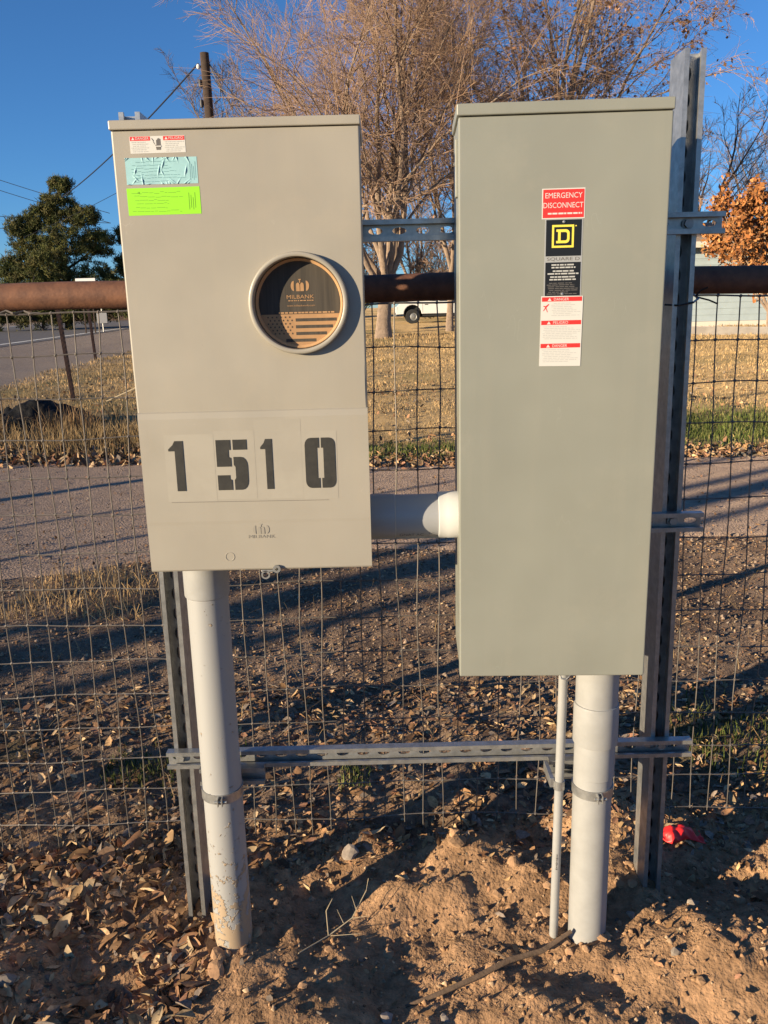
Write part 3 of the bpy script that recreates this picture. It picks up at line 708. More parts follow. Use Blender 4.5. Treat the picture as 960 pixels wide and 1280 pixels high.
# ================================================================== CONDUITS
def pipe_prof(mb, prof, c, n=40): return mb.lathe([(r, z) for r, z in prof], (c[0], c[1], 0), 'z', n)
e = empty('conduit', (-0.374, 1.655, 0), 'thick grey plastic conduit rising into the beige meter box, muddy foot', 'conduit', 'vertical power conduits')
k = MB(); pipe_prof(k, [(0.0430,-0.3),(0.0430,0.872)], (-0.374, 1.655)); k.build('pipe', M['pvc_mud'], e, smooth=True)
k = MB(); pipe_prof(k, [(0.0432,0.858),(0.0462,0.860),(0.0468,0.863),(0.0468,0.955)], (-0.374, 1.655)); k.build('bell_end', M['pvc'], e, smooth=True)
e = empty('conduit', (0.4425, 1.63, 0), 'thick grey plastic conduit with sleeve rising into the grey disconnect box', 'conduit', 'vertical power conduits')
k = MB(); pipe_prof(k, [(0.0420,-0.3),(0.0420,0.45)], (0.4425, 1.63)); k.build('pipe', M['pvc'], e, smooth=True)
k = MB(); pipe_prof(k, [(0.0420,0.4340),(0.0434,0.4355),(0.0434,0.52)], (0.444, 1.63)); k.build('adapter', M['pvc'], e, smooth=True)
k = MB(); pipe_prof(k, [(0.0436,0.5115),(0.0470,0.5130),(0.0478,0.516),(0.0478,0.600),(0.0470,0.604),(0.0440,0.605)], (0.444, 1.63)); k.build('coupling', M['pvc'], e, smooth=True)
k = MB(); pipe_prof(k, [(0.0445,0.60),(0.0445,0.7195)], (0.4445, 1.63)); k.build('upper_pipe', M['pvc'], e, smooth=True)
e = empty('ground_conduit', (0.3666, 1.63, 0), 'thin pale plastic conduit beside the right conduit', 'conduit')
k = MB(); k.tube([(0.3657,1.63,-0.12),(0.3666,1.63,0.03),(0.3690,1.63,0.35),(0.3722,1.63,0.722)], 0.0098, 20); k.build('pipe', M['pvc'], e, smooth=True)
k = MB()
for i in range(9): k.v += []; k.tube([(0.3662+0.00008*i, 1.6205, 0.200+0.0045*i),(0.3662+0.00008*i,1.6205,0.2028+0.0045*i)], 0.0012 if i%3 else 0.0018, 5)
k.build('printed_marking', M['ink'], e)
# horizontal conduit between the boxes
YH, ZH = 1.634, 1.0235
e = empty('crossover_conduit', (0.06, YH, ZH-0.045), 'short horizontal plastic conduit joining the two boxes', 'conduit')
k = MB(); k.lathe([(0.0430,-0.035),(0.0430,0.112)], (0,YH,ZH), 'x', 40); k.build('pipe', M['pvc_dark'], e, smooth=True)
k = MB(); k.lathe([(0.0432,-0.034),(0.0448,-0.033),(0.0448,0.022),(0.0432,0.023)], (0,YH,ZH), 'x', 40); k.build('hub', M['pvc_dark'], e, smooth=True)
k = MB(); k.lathe([(0.0432,0.108),(0.0462,0.109),(0.0468,0.112),(0.0468,0.126),(0.0474,0.127),(0.0474,0.150)], (0,YH,ZH), 'x', 40); k.build('white_coupling', M['pvc_white'], e, smooth=True)
lettering('GNAT AC', 0.030, 0.078, ZH-0.0345, ZH-0.0300, YH-0.0312, M['ink'], e, name='printed_marking')
k = MB(); k.lathe([(0.0034,-0.0005),(0.0042,-0.0005)], (0.093, YH-0.0325, ZH-0.0300), 'y', 14); k.build('stamp_mark', M['ink'], e)

# clamps
def clamp(label, x, y, z, r, yb):
    e = empty('pipe_clamp', (x, y, z-0.01), label, 'clamp', 'conduit clamps')
    n = 44; k = MB()
    for i in range(n+1):
        a = math.pi*0.5 + R(18) + (2*math.pi-R(36))*i/n
        for rr, dz in ((r+0.0006,-0.0105),(r+0.0028,-0.0105),(r+0.0028,0.0105),(r+0.0006,0.0105)):
            k.v.append((x+rr*math.cos(a), y+rr*math.sin(a), z+dz))
    for i in range(n):
        for j in range(4):
            k.f.append((i*4+j, i*4+(j+1)%4, i*4+4+(j+1)%4, i*4+4+j))
    k.build('band', M['galv'], e, smooth=True)
    for s in (-1, 1):
        k = MB(); k.box(x+s*0.014-0.0015, x+s*0.014+0.0015, y+r-0.002, yb, z-0.0105, z+0.0105); k.build('foot', M['galv'], e)
    for s in (-1, 1):
        k = MB(); k.box(x+0.004+s*0.0045-0.0013, x+0.004+s*0.0045+0.0013, y-r-0.015, y-r-0.0008, z-0.0095, z+0.0095); k.build('lug', M['galv'], e, bevel=0.0006)
    k = MB(); k.tube([(x-0.008,y-r-0.009,z),(x+0.018,y-r-0.009,z)], 0.003, 10); k.build('bolt', M['galv_dull'], e)
    return e
clamp('steel clamp round the left conduit', -0.374, 1.655, 0.402, 0.0430, 1.708)
clamp('steel clamp round the right conduit', 0.4425, 1.63, 0.402, 0.0420, 1.708)
e = empty('small_clamp', (0.3694, 1.63, 0.40), 'small cast clamp on the thin conduit', 'clamp')
k = MB(); pipe_prof(k, [(0.0100,0.398),(0.0122,0.398),(0.0122,0.418),(0.0100,0.418)], (0.3694, 1.63), 18); k.build('band', M['galv'], e, smooth=True)
k = MB(); k.box(0.349, 0.358, 1.628, 1.704, 0.402, 0.424); k.build('foot', M['galv'], e, bevel=0.001)

# ================================================================== WIRE FENCE
fr = random.Random(11)
FYF = 2.060
fence = empty('wire_fence', (0.0, FYF, 0.0), 'wire mesh fence hung from a rusty steel pipe rail', 'fence')
k = MB(); npts = 60
k.tube([(-1.38+3.28*i/npts, 2.096, 1.4795+0.0012*math.sin(i*0.7)) for i in range(npts+1)], 0.0330, 28); k.build('top_rail', M['rust'], fence, smooth=True)
for px in (-1.40, 1.90):
    k = MB(); k.tube([(px,2.096,-0.4),(px,2.096,1.52)], 0.0365, 24); k.build('fence_post', M['rust'], fence, smooth=True)
hz = [1.441,1.339,1.235,1.136,1.037,0.943,0.842,0.744,0.644,0.544,0.445,0.348,0.252,0.159,0.054]
vx = [(-0.0177+0.0526*i) if i >= 0 else (-0.0177+0.0512*i) for i in range(-27, 31)]
def wob(s, a): return a*math.sin(s*1.7+0.3) + 0.6*a*math.sin(s*4.1+1.2)
def wire_y(x, z): return FYF + 0.010*math.sin(x*3.1+1)*math.sin(z*2.3) + 0.006*math.sin(x*9+z*5)
def wx(x, z, i): return x + 0.0045*math.sin(z*5.2+i*0.9) + 0.003*math.sin(z*11+i*2.1) + (0.012*(0.7-z) if x > 0.6 else 0)
for i, x in enumerate(vx):
    zs_ = [1.4430] + [z for h0, h1 in zip(hz[:-1], hz[1:]) for z in (h0-0.0001, (h0+h1)/2)] + [hz[-1]-0.0001, -0.015 - 0.03*fr.random()]
    k = MB(); k.tube([(wx(x,z,i), wire_y(x,z), z) for z in zs_], 0.0017, 5); k.build('vertical_wire', M['wire'], fence, smooth=True)
for j, z in enumerate(hz):
    k = MB(); xs = [vx[0] + (vx[-1]-vx[0])*q/150 for q in range(151)]
    k.tube([(x, wire_y(x,z)-0.0026, z + wob(x*6+j*1.3, 0.0022)) for x in xs], 0.0016 if j else 0.0022, 5); k.build('horizontal_wire', M['wire'], fence, smooth=True)
k = MB()
for i, x in enumerate(vx):
    for j, z in enumerate(hz):
        zz = z + wob(x*6+j*1.3, 0.0022)
        k.tube([(wx(x,z,i)-0.0022, wire_y(x,z)-0.0014, zz-0.0030),(wx(x,z,i), wire_y(x,z)-0.0016, zz),(wx(x,z,i)+0.0018, wire_y(x,z)-0.0012, zz+0.0032)], [0.0028,0.0042,0.0026], 6)
o = k.build('wire_knots', M['wire'], fence, smooth=True); o['kind'] = 'stuff'
# tie wires wrapped round the rail
for px in (-0.30, 0.45):
    k = MB(); k.tube([(px+0.006*math.sin(a*1.0)+0.0015*a, 2.096+0.0355*math.cos(a), 1.4795+0.0355*math.sin(a)) for a in [q*0.4 for q in range(18)]] + [(px+0.02,2.062,1.440)], 0.0014, 5)
    k.build('tie_wire', M['wire'], fence, smooth=True)
k = MB(); k.tube([(-0.93,2.075,1.432),(-0.915,2.055,1.440),(-0.895,2.062,1.448),(-0.875,2.050,1.441),(-0.855,2.066,1.446),(-0.835,2.055,1.440),(-0.815,2.060,1.441)], 0.0026, 6); k.build('twisted_tie', M['wire'], fence, smooth=True)
k = MB(); k.tube([(0.590,1.765,1.425),(0.610,1.742,1.423),(0.640,1.744,1.428),(0.662,1.775,1.436),(0.668,1.82,1.444),(0.655,1.835,1.440)], 0.0022, 6)
k.tube([(0.664,1.80,1.440),(0.690,1.79,1.432),(0.705,1.78,1.424)], 0.0018, 5); k.tube([(0.664,1.80,1.440),(0.672,1.79,1.452),(0.684,1.785,1.458)], 0.0018, 5)
tag(k.build('cable_tie', M['black_label'], None, smooth=True), 'black cable tie looped round the right strut post', 'cable tie')

# ================================================================== LITTER, LEAVES, STONES
nr = np.random.default_rng(5)
def in_view_x(y): return 0.60*y + 0.5
PAL = np.array([(0.42,0.29,0.155),(0.30,0.18,0.09),(0.20,0.115,0.06),(0.15,0.095,0.06),(0.34,0.20,0.11),(0.27,0.15,0.095),(0.24,0.20,0.165),(0.50,0.38,0.23)])
M['leafstuff'] = material('leaf_fragments', (1.2,1.15,1.1), 0.8, attr='tint', col2=(0.7,0.65,0.6), nscale=150, spec=0.25)
def chips(name, n, xr, yr, size, lift, label, wedge=True, pal=PAL, flat=0.6, dens=None, seed=1, flake=True, zf=ground_z):
    g = np.random.default_rng(seed)
    X = g.uniform(*xr, n*3); Y = g.uniform(*yr, n*3)
    ok = np.ones(n*3, bool)
    if wedge: ok &= np.abs(X) < in_view_x(Y)
    if dens is not None: ok &= g.random(n*3) < dens(X, Y)
    X, Y = X[ok][:n], Y[ok][:n]; n = len(X); Z = zf(X, Y)
    s = g.uniform(size[0], size[1], n)*g.uniform(0.6, 1.25, n)
    yaw = g.uniform(0, 2*np.pi, n); p = g.normal(0, flat, n); q = g.normal(0, flat, n)
    u = np.stack([np.cos(yaw)*np.cos(p), np.sin(yaw)*np.cos(p), np.sin(p)], 1)
    w = np.stack([-np.sin(yaw)*np.cos(q), np.cos(yaw)*np.cos(q), np.sin(q)], 1)
    nrm = np.cross(u, w); nrm *= np.sign(nrm[:, 2:3]+1e-9)
    c0 = np.stack([X, Y, Z + lift*s], 1)
    asp = g.uniform(0.35, 0.65, n)[:, None]; curl = g.uniform(-0.35, 0.45, n)[:, None]; S = s[:, None]
    pts = [c0 - u*S, c0 - u*S*0.2 + w*S*asp + nrm*S*curl, c0 + u*S*0.55 + w*S*asp*0.7 + nrm*S*curl*0.8, c0 + u*S + nrm*S*0.2*curl, c0 + u*S*0.4 - w*S*asp*0.8 + nrm*S*curl, c0 - u*S*0.35 - w*S*asp*0.9 + nrm*S*curl]
    V = np.stack(pts, 1).reshape(-1, 3)
    b = np.arange(n)[:, None]*6
    F = np.concatenate([b+np.array([[0,4,3]]), b+np.array([[0,5,4]]), b+np.array([[0,3,2]]), b+np.array([[0,2,1]])], 0)
    cc = pal[g.integers(0, len(pal), n)]*g.uniform(0.75, 1.65, n)[:, None]
    o = np_mesh(name, V, F, M['leafstuff'], colors=np.repeat(cc, 6, 0))
    return tag(o, label, 'leaf litter', kind='stuff')
chips('leaf_litter', 7000, (-2.1,2.2), (1.92,3.0), (0.006,0.024), 0.2, flat=0.45, label= 'brown leaf litter under and just behind the fence', seed=2)
chips('leaf_litter', 20000, (-3.4,3.4), (2.6,4.9), (0.004,0.0125), 0.15, flat=0.32, label= 'small brown leaf fragments and gravel before the driveway', seed=3)
chips('leaf_litter', 3500, (-4,4.5), (4.6,7.6), (0.006,0.016), 0.3, 'scattered leaf fragments lying on the driveway', seed=4, zf=lambda X,Y: np.maximum(Y-4,0)*0.0135+0.014, pal=PAL[[2,3,5,6,6,1]], dens=lambda X,Y: 0.25+0.75*np.exp(-(Y-4.7)/0.5))
chips('leaf_litter', 5500, (-4.6,5), (7.2,8.2), (0.02,0.045), 0.3, 'band of rust brown leaves along the far driveway edge', seed=6, dens=lambda X,Y: np.exp(-((Y-drive_far(X)-0.12)/0.22)**2))
chips('leaf_litter', 3800, (-1.35,1.5), (1.25,2.1), (0.004,0.013), 0.25, 'crumbled leaf bits and chips strewn over the dug earth', seed=8, dens=lambda X,Y: np.clip(0.10+1.0*sstep(-0.35,-0.65,X)+0.8*sstep(1.78,2.0,Y)+0.6*sstep(0.7,0.9,X)*sstep(1.6,1.8,Y),0,1))
chips('leaf_litter', 2600, (-7,9), (7.7,17), (0.02,0.045), 0.5, 'fallen brown leaves scattered over the dry lawn', seed=9, dens=lambda X,Y: np.clip(0.5+fbm(X*0.8,Y*0.8,2,87),0.05,1))
chips('leaf_litter', 3200, (-5.6,-1.7), (7.7,9.6), (0.025,0.06), 0.6, 'drift of rust brown leaves against the weeds at left', seed=10, wedge=False, flat=0.8, dens=lambda X,Y: np.exp(-((Y-8.35+0.24*(X+3.4))/0.42)**2))
chips('leaf_litter', 1500, (-1.3,-0.42), (1.32,2.06), (0.012,0.027), 0.35, 'heap of tan and brown leaves left of the left conduit', seed=15, wedge=False, flat=0.6, dens=lambda X,Y: np.clip(0.35+0.8*fbm(X*6,Y*6,2,91)+0.5*sstep(1.8,2.0,Y),0.03,1))
# grit: small angular crumbs of earth
def grit(name, n, xr, yr, size, label, seed, pal, dens=None, mat='grit'):
    g = np.random.default_rng(seed); X = g.uniform(*xr, n*2); Y = g.uniform(*yr, n*2)
    ok = np.abs(X) < in_view_x(Y)+0.2
    if dens is not None: ok &= g.random(n*2) < dens(X, Y)
    X, Y = X[ok][:n], Y[ok][:n]; n = len(X); Z = ground_z(X, Y)
    s = size[0]*(size[1]/size[0])**(g.random(n)**2.2)
    base = np.array([(1,0,0),(-1,0,0),(0,1,0),(0,-1,0),(0,0,1),(0,0,-1)], float)
    V = base[None]*g.uniform(0.6, 1.25, (n, 6, 1))*s[:, None, None]; V += g.normal(0, 0.22, (n, 6, 3))*s[:, None, None]
    V += np.stack([X, Y, Z+0.3*s], 1)[:, None]
    f = np.array([(0,2,4),(2,1,4),(1,3,4),(3,0,4),(2,0,5),(1,2,5),(3,1,5),(0,3,5)])
    F = (np.arange(n)[:, None, None]*6 + f[None]).reshape(-1, 3)
    cc = pal[g.integers(0, len(pal), n)]*g.uniform(0.7, 1.2, n)[:, None]
    return tag(np_mesh(name, V.reshape(-1, 3), F, M['grit'], colors=np.repeat(cc, 6, 0)), label, 'gravel', kind='stuff')
M['grit'] = material('earth_crumbs', (1.2,1.15,1.1), 0.95, attr='tint', col2=(0.65,0.62,0.6), nscale=200, spec=0.15)
GP = np.array([(0.48,0.30,0.165),(0.40,0.25,0.14),(0.32,0.195,0.11),(0.50,0.37,0.24)])
grit('earth_crumbs', 7000, (-1.3,1.5), (1.25,2.1), (0.0012,0.009), 'crumbs of dug brown earth around the conduits', 12, GP)
grit('gravel', 11000, (-3.2,3.3), (2.1,5.0), (0.003,0.012), 'grey brown gravel between fence and driveway', 13, np.array([(0.36,0.28,0.21),(0.27,0.20,0.15),(0.42,0.32,0.24),(0.20,0.15,0.12)]))
# single large leaves
def leaf_mesh(seed):
    g = random.Random(seed); n = 7; k = MB(); curl = g.uniform(-0.5, 0.7); bend = g.uniform(-0.4, 0.5); tw = g.uniform(-0.5,0.5)
    for i in range(n):
        t = i/(n-1); w = 0.48*math.sin(math.pi*min(max(t,0.03),0.97))**0.75*(1+0.12*g.uniform(-1,1)); x = t*2-1
        zc = bend*(x*x-0.4) ; a = tw*x
        for s in (-1, 0, 1):
            zz = abs(s)*w*curl + 0.04*g.uniform(-1,1)
            k.v.append((x, s*w*math.cos(a)-zz*math.sin(a), zc+zz*math.cos(a)+s*w*math.sin(a)))
    for i in range(n-1):
        for s in (0, 1): k.f.append((i*3+s, i*3+s+1, i*3+4+s, i*3+3+s))
    me = bpy.data.meshes.new('leaf'); me.from_pydata(k.v, [], k.f); me.update()
    me.polygons.foreach_set('use_smooth', [True]*len(me.polygons)); return me
LM = [material('dry_leaf_%s' % n, c, 0.75, col2=c2, nscale=70, randobj=0.25, spec=0.3) for n, c, c2 in (
    ('tan', (0.56,0.37,0.18), (0.45,0.28,0.13)), ('brown', (0.38,0.22,0.105), (0.27,0.15,0.07)), ('pale', (0.55,0.42,0.25), (0.44,0.31,0.17)), ('russet', (0.44,0.23,0.11), (0.31,0.16,0.08)))]
leafs = []
for i in range(12):
    me = leaf_mesh(100+i); me.materials.append(LM[i % 4]); leafs.append(me)
lr = random.Random(21); cnt = 0
def put_leaf(x, y, s, tilt=0.45, dz=0.0):
    if 0.66 < x < 0.90 and 1.84 < y < 2.04: return
    o = bpy.data.objects.new('leaf', lr.choice(leafs)); COL.objects.link(o); o.parent = ground
    o.location = (x, y, gz(x, y) + s*0.30 + dz); o.scale = (s, s*lr.uniform(0.75, 1.15), s)
    o.rotation_euler = (lr.gauss(0, tilt), lr.gauss(0, tilt), lr.uniform(0, 6.28))
for i in range(150):      # left leaf pile
    x = lr.uniform(-1.05, -0.47); y = lr.uniform(1.40, 2.04)
    put_leaf(x, y, lr.uniform(0.016, 0.033), 0.55)
for i in range(55): put_leaf(lr.uniform(-0.95,-0.42), lr.uniform(1.93, 2.07), lr.uniform(0.018,0.032), 0.6)
for i in range(40): put_leaf(lr.uniform(0.74, 1.2), lr.uniform(1.72, 2.2), lr.uniform(0.016,0.03), 0.5)
for i in range(55): put_leaf(lr.uniform(-0.42, 0.74), lr.uniform(1.78, 2.25), lr.uniform(0.011,0.022), 0.5)
for x, y, s in ((-0.05,2.00,0.036),(0.02,2.03,0.03),(-0.72,2.02,0.042),(-0.63,2.03,0.036),(-0.86,1.99,0.034),(0.92,2.05,0.036)): put_leaf(x, y, s, 0.8, 0.01)
# stones and clods
def rock_mesh(seed, sub=2):
    bm = bmesh.new(); bmesh.ops.create_icosphere(bm, subdivisions=sub, radius=1); g = random.Random(seed)
    ax = [(Vector((g.gauss(0,1), g.gauss(0,1), g.gauss(0,1))).normalized(), g.uniform(0.55, 0.95)) for _ in range(9)]
    for v in bm.verts:
        for a, d in ax:
            p = v.co.dot(a)
            if p > d: v.co -= a*(p-d)*0.9
        v.co *= 1+g.uniform(-0.05, 0.05); v.co.z *= 0.75
    me = bpy.data.meshes.new('stone'); bm.to_mesh(me); bm.free(); return me
SM = [material('clod', (0.48,0.30,0.17), 0.95, col2=(0.36,0.22,0.125), nscale=60, bump=0.6, bscale=180, bdist=0.003, randobj=0.2, spec=0.1),
      material('pebble', (0.36,0.30,0.24), 0.8, col2=(0.26,0.21,0.17), nscale=60, randobj=0.3, spec=0.3)]
rocks = []
for i in range(8):
    me = rock_mesh(i, 1 if i % 2 else 2); me.materials.append(SM[0] if i < 6 else SM[1]); rocks.append(me)
def put_rock(x, y, s, which=None):
    o = bpy.data.objects.new('stone', rocks[which] if which is not None else lr.choice(rocks)); COL.objects.link(o); o.parent = ground
    o.location = (x, y, gz(x, y) + s*0.25); o.scale = (s*lr.uniform(0.8,1.3), s*lr.uniform(0.8,1.2), s*lr.uniform(0.7,1.1)); o.rotation_euler = (lr.uniform(-0.4,0.4), lr.uniform(-0.4,0.4), lr.uniform(0,6.28))
for i in range(150): put_rock(lr.uniform(-0.95, 1.1), lr.uniform(1.36, 2.04), 0.004*(5.0**(lr.random()**2.0)), lr.choice((0,1,2,3,4,5,0,2,4,6)))
for cx_, cy_ in ((-0.374,1.655),(0.4425,1.63),(0.3666,1.63),(-0.4855,1.78),(0.632,1.78)):     # soil heaped where each pipe and post enters the ground
    for i in range(11):
        a_ = lr.uniform(0, 6.28); q_ = lr.uniform(0.045, 0.085); put_rock(cx_+q_*math.cos(a_), cy_+q_*math.sin(a_), lr.uniform(0.006, 0.016), lr.randrange(6))
for x, y, s, w in ((-0.11,1.94,0.034,6),(-0.02,1.44,0.016,7),(-0.88,1.58,0.022,6),(0.10,1.43,0.012,7),(0.60,1.50,0.013,7),(0.31,1.84,0.022,0),(0.17,1.90,0.024,2),(-0.40,1.57,0.022,4),(0.555,1.665,0.012,6),(0.70,1.68,0.012,7)): put_rock(x, y, s, w)

# stick, weed, red scrap
def twig_pts(pts, sag=0.0): return [(x, y, gz(x, y)+dz) for x, y, dz in pts]
k = MB(); P = [(0.40,1.60,0.035),(0.33,1.575,0.022),(0.25,1.545,0.02),(0.17,1.515,0.02),(0.09,1.49,0.012),(0.02,1.478,0.004)]
k.tube(twig_pts(P), [0.0045,0.0055,0.006,0.0055,0.005,0.003], 8)
k.tube([twig_pts(P)[2], (0.235,1.57,gz(0.235,1.57)+0.015), (0.20,1.60,gz(0.2,1.6)+0.01)], [0.003,0.0025,0.001], 6)
M['bark'] = material('dead_twig_bark', (0.19,0.125,0.08), 0.85, col2=(0.12,0.08,0.05), nscale=80, bump=0.5, bscale=200)
M['straw'] = material('dry_straw', (0.52,0.42,0.27), 0.8)
tag(k.build('stick', M['bark'], None, smooth=True), 'crooked brown stick lying at the foot of the right conduits', 'stick')
g0 = gz(-0.18, 1.68); k = MB()
k.tube([(-0.22,1.61,gz(-0.22,1.61)+0.002),(-0.155,1.665,g0+0.012),(-0.16,1.69,g0+0.06),(-0.145,1.70,g0+0.085)], [0.0015,0.0016,0.0013,0.0007], 5)
k.tube([(-0.155,1.665,g0+0.012),(-0.10,1.70,g0+0.03),(-0.065,1.74,g0+0.075),(-0.06,1.75,g0+0.10)], [0.0014,0.0012,0.001,0.0006], 5)
for a, b_ in (((-0.12,1.69,g0+0.025),(-0.135,1.70,g0+0.055)),((-0.10,1.70,g0+0.03),(-0.06,1.70,g0+0.035)),((-0.09,1.71,g0+0.045),(-0.10,1.72,g0+0.075)),((-0.15,1.665,g0+0.012),(-0.08,1.66,g0+0.02))): k.tube([a, b_], [0.001,0.0005], 5)
tag(k.build('dead_weed', M['straw'], None, smooth=True), 'small dead weed stalk sprawled right of the left conduit', 'weed')
# red scrap: crumpled cloth sheet
nx_, ny_ = 26, 12; V = []; F = []
for j in range(ny_):
    for i in range(nx_):
        u, v = i/(nx_-1), j/(ny_-1)
        w = 0.045*min(1, 3.2*u+0.12)*(0.75+0.25*math.sin(u*6+1))
        x = 0.705+0.125*u; y = 1.938 + (v-0.5)*w*1.7 + 0.02*u
        z = gz(x, 1.94) + 0.014 + 0.030*math.sin(math.pi*v)*math.sin(math.pi*min(u*1.15,1))**0.7 + 0.006*math.sin(u*23+v*9)*math.sin(v*7)
        V.append((x, y, z))
for j in range(ny_-1):
    for i in range(nx_-1): F.append((j*nx_+i, j*nx_+i+1, (j+1)*nx_+i+1, (j+1)*nx_+i))
red = np_mesh('red_scrap', np.array(V), np.array(F), M['red_cloth'], smooth=True)
sm = red.modifiers.new('thick', 'SOLIDIFY'); sm.thickness = 0.0012
tag(red, 'crumpled bright red scrap on the ground beside the right post', 'scrap')

# ================================================================== GRASS
M['grass'] = material('grass_blades', (1.15,1.1,1.0), 0.8, attr='tint', col2=(0.75,0.7,0.65), nscale=2.0, spec=0.2)
def grass(name, n, xr, yr, hgt, wid, pal, label, seed, dens=None, wedge=True, lean=0.45, distscale=True):
    g = np.random.default_rng(seed); N = n*3
    X = g.uniform(*xr, N); Y = yr[0]*(yr[1]/yr[0])**g.random(N); ok = np.ones(N, bool)
    if wedge: ok &= np.abs(X) < in_view_x(Y)+0.5
    if dens is not None: ok &= g.random(N) < dens(X, Y)
    X, Y = X[ok][:n], Y[ok][:n]; n = len(X); Z = ground_z(X, Y)
    k = np.maximum(Y/10, 1)**0.6 if distscale else np.ones(n)
    h = g.uniform(*hgt, n)*k; w = g.uniform(*wid, n)*k
    a = g.uniform(0, 2*np.pi, n); la = g.uniform(0, 2*np.pi, n); l = np.abs(g.normal(0, lean, n))*h
    ux, uy = np.cos(a)*w, np.sin(a)*w
    p = np.stack([X, Y, Z-0.01], 1)
    o1 = np.stack([ux, uy, 0*ux], 1); md = np.stack([np.cos(la)*l*0.4, np.sin(la)*l*0.4, h*0.6], 1); tp = np.stack([np.cos(la)*l, np.sin(la)*l, np.sqrt(np.maximum(h*h-0.6*l*l, (0.3*h)**2))], 1)
    V = np.stack([p-o1, p+o1, p+md+o1*0.7, p+md-o1*0.7, p+tp], 1).reshape(-1, 3)
    b = np.arange(n)[:, None]*5; F = np.concatenate([b+np.array([[0,1,2]]), b+np.array([[0,2,3]]), b+np.array([[3,2,4]])], 0)
    cc = pal[g.integers(0, len(pal), n)]*g.uniform(0.7, 1.2, n)[:, None]*np.clip(1+0.55*fbm(X*0.7, Y*0.7, 3, 81)+0.3*fbm(X*2.5, Y*2.5, 2, 83), 0.45, 1.5)[:, None]
    return tag(np_mesh(name, V, F, M['grass'], colors=np.repeat(cc, 5, 0)), label, 'grass', kind='stuff')
DRY = np.array([(0.60,0.43,0.22),(0.50,0.36,0.18),(0.66,0.50,0.28),(0.42,0.30,0.15)])
GRN = np.array([(0.10,0.14,0.03),(0.14,0.17,0.05),(0.20,0.20,0.08),(0.08,0.11,0.03)])
grass('dry_grass', 80000, (-12,20), (7.5,34), (0.025,0.065), (0.003,0.006), DRY, 'dry golden lawn beyond the driveway', 31, lean=0.8, dens=lambda X,Y: np.clip(0.75+0.9*fbm(X*0.9,Y*0.9,3,85),0.15,1)*(Y > drive_far(X)+0.15)*(X > -7.2-0.05*(Y-14))*(1-0.85*sstep(2.0,3.2,X)*np.exp(-((Y-9.0)/1.0)**2)))
grass('green_grass', 9000, (1.9,6), (7.7,11), (0.04,0.10), (0.003,0.006), GRN, 'strip of green grass at the lawn edge on the right', 32, dens=lambda X,Y: sstep(1.9,3.0,X)*np.exp(-((Y-9.0)/0.9)**2)*(Y > drive_far(X)+0.3))
grass('green_grass', 2500, (-1.0,1.0), (7.55,8.6), (0.03,0.08), (0.003,0.006), GRN, 'thin green grass at the lawn edge between the boxes', 33, dens=lambda X,Y: 0.8*np.exp(-((Y-8.0)/0.3)**2))
grass('tall_dry_grass', 6500, (-6.2,-1.6), (8.0,11.5), (0.08,0.27), (0.003,0.006), DRY*0.8, 'tuft of taller dry grass by the black sheeting', 34, dens=lambda X,Y: np.exp(-((Y-8.95+0.2*(X+3))/0.8)**2)*(0.45+0.55*sstep(-3.9,-3.3,X)), wedge=False, distscale=False)
grass('brown_weeds', 2600, (-5.5,-3.3), (9.3,10.9), (0.10,0.40), (0.003,0.006), np.array([(0.34,0.22,0.12),(0.24,0.15,0.08),(0.45,0.32,0.18)]), 'brown weeds poking up through the black sheeting', 40, dens=lambda X,Y: np.clip(0.25+1.4*fbm(X*2.2,Y*2.2,2,93),0,1), wedge=False, distscale=False, lean=0.6)
grass('green_weeds', 900, (-0.92,-0.48), (2.28,2.60), (0.015,0.05), (0.0012,0.003), GRN, 'low green weeds behind the fence on the left', 35, dens=lambda X,Y: np.exp(-((Y-2.42)/0.08)**2), distscale=False)
grass('green_weeds', 900, (0.95,1.45), (2.25,2.9), (0.015,0.06), (0.0012,0.003), GRN, 'low green weeds behind the fence on the right', 36, dens=lambda X,Y: np.exp(-((Y-2.55)/0.2)**2), distscale=False)
grass('green_weeds', 160, (-0.16,-0.06), (2.26,2.42), (0.015,0.05), (0.0012,0.003), GRN, 'tiny green weeds behind the fence beside the left conduit', 38, distscale=False)
grass('dry_stalks', 500, (-2.3,2.3), (2.2,4.6), (0.03,0.12), (0.0008,0.0018), DRY, 'thin straw stalks in the leaf litter', 37, lean=1.6, distscale=False)
grass('dry_weeds', 900, (-1.9,-1.2), (3.8,4.5), (0.03,0.13), (0.001,0.0025), DRY, 'dry weed tuft at the near driveway edge on the left', 39, lean=0.8, distscale=False, wedge=False)

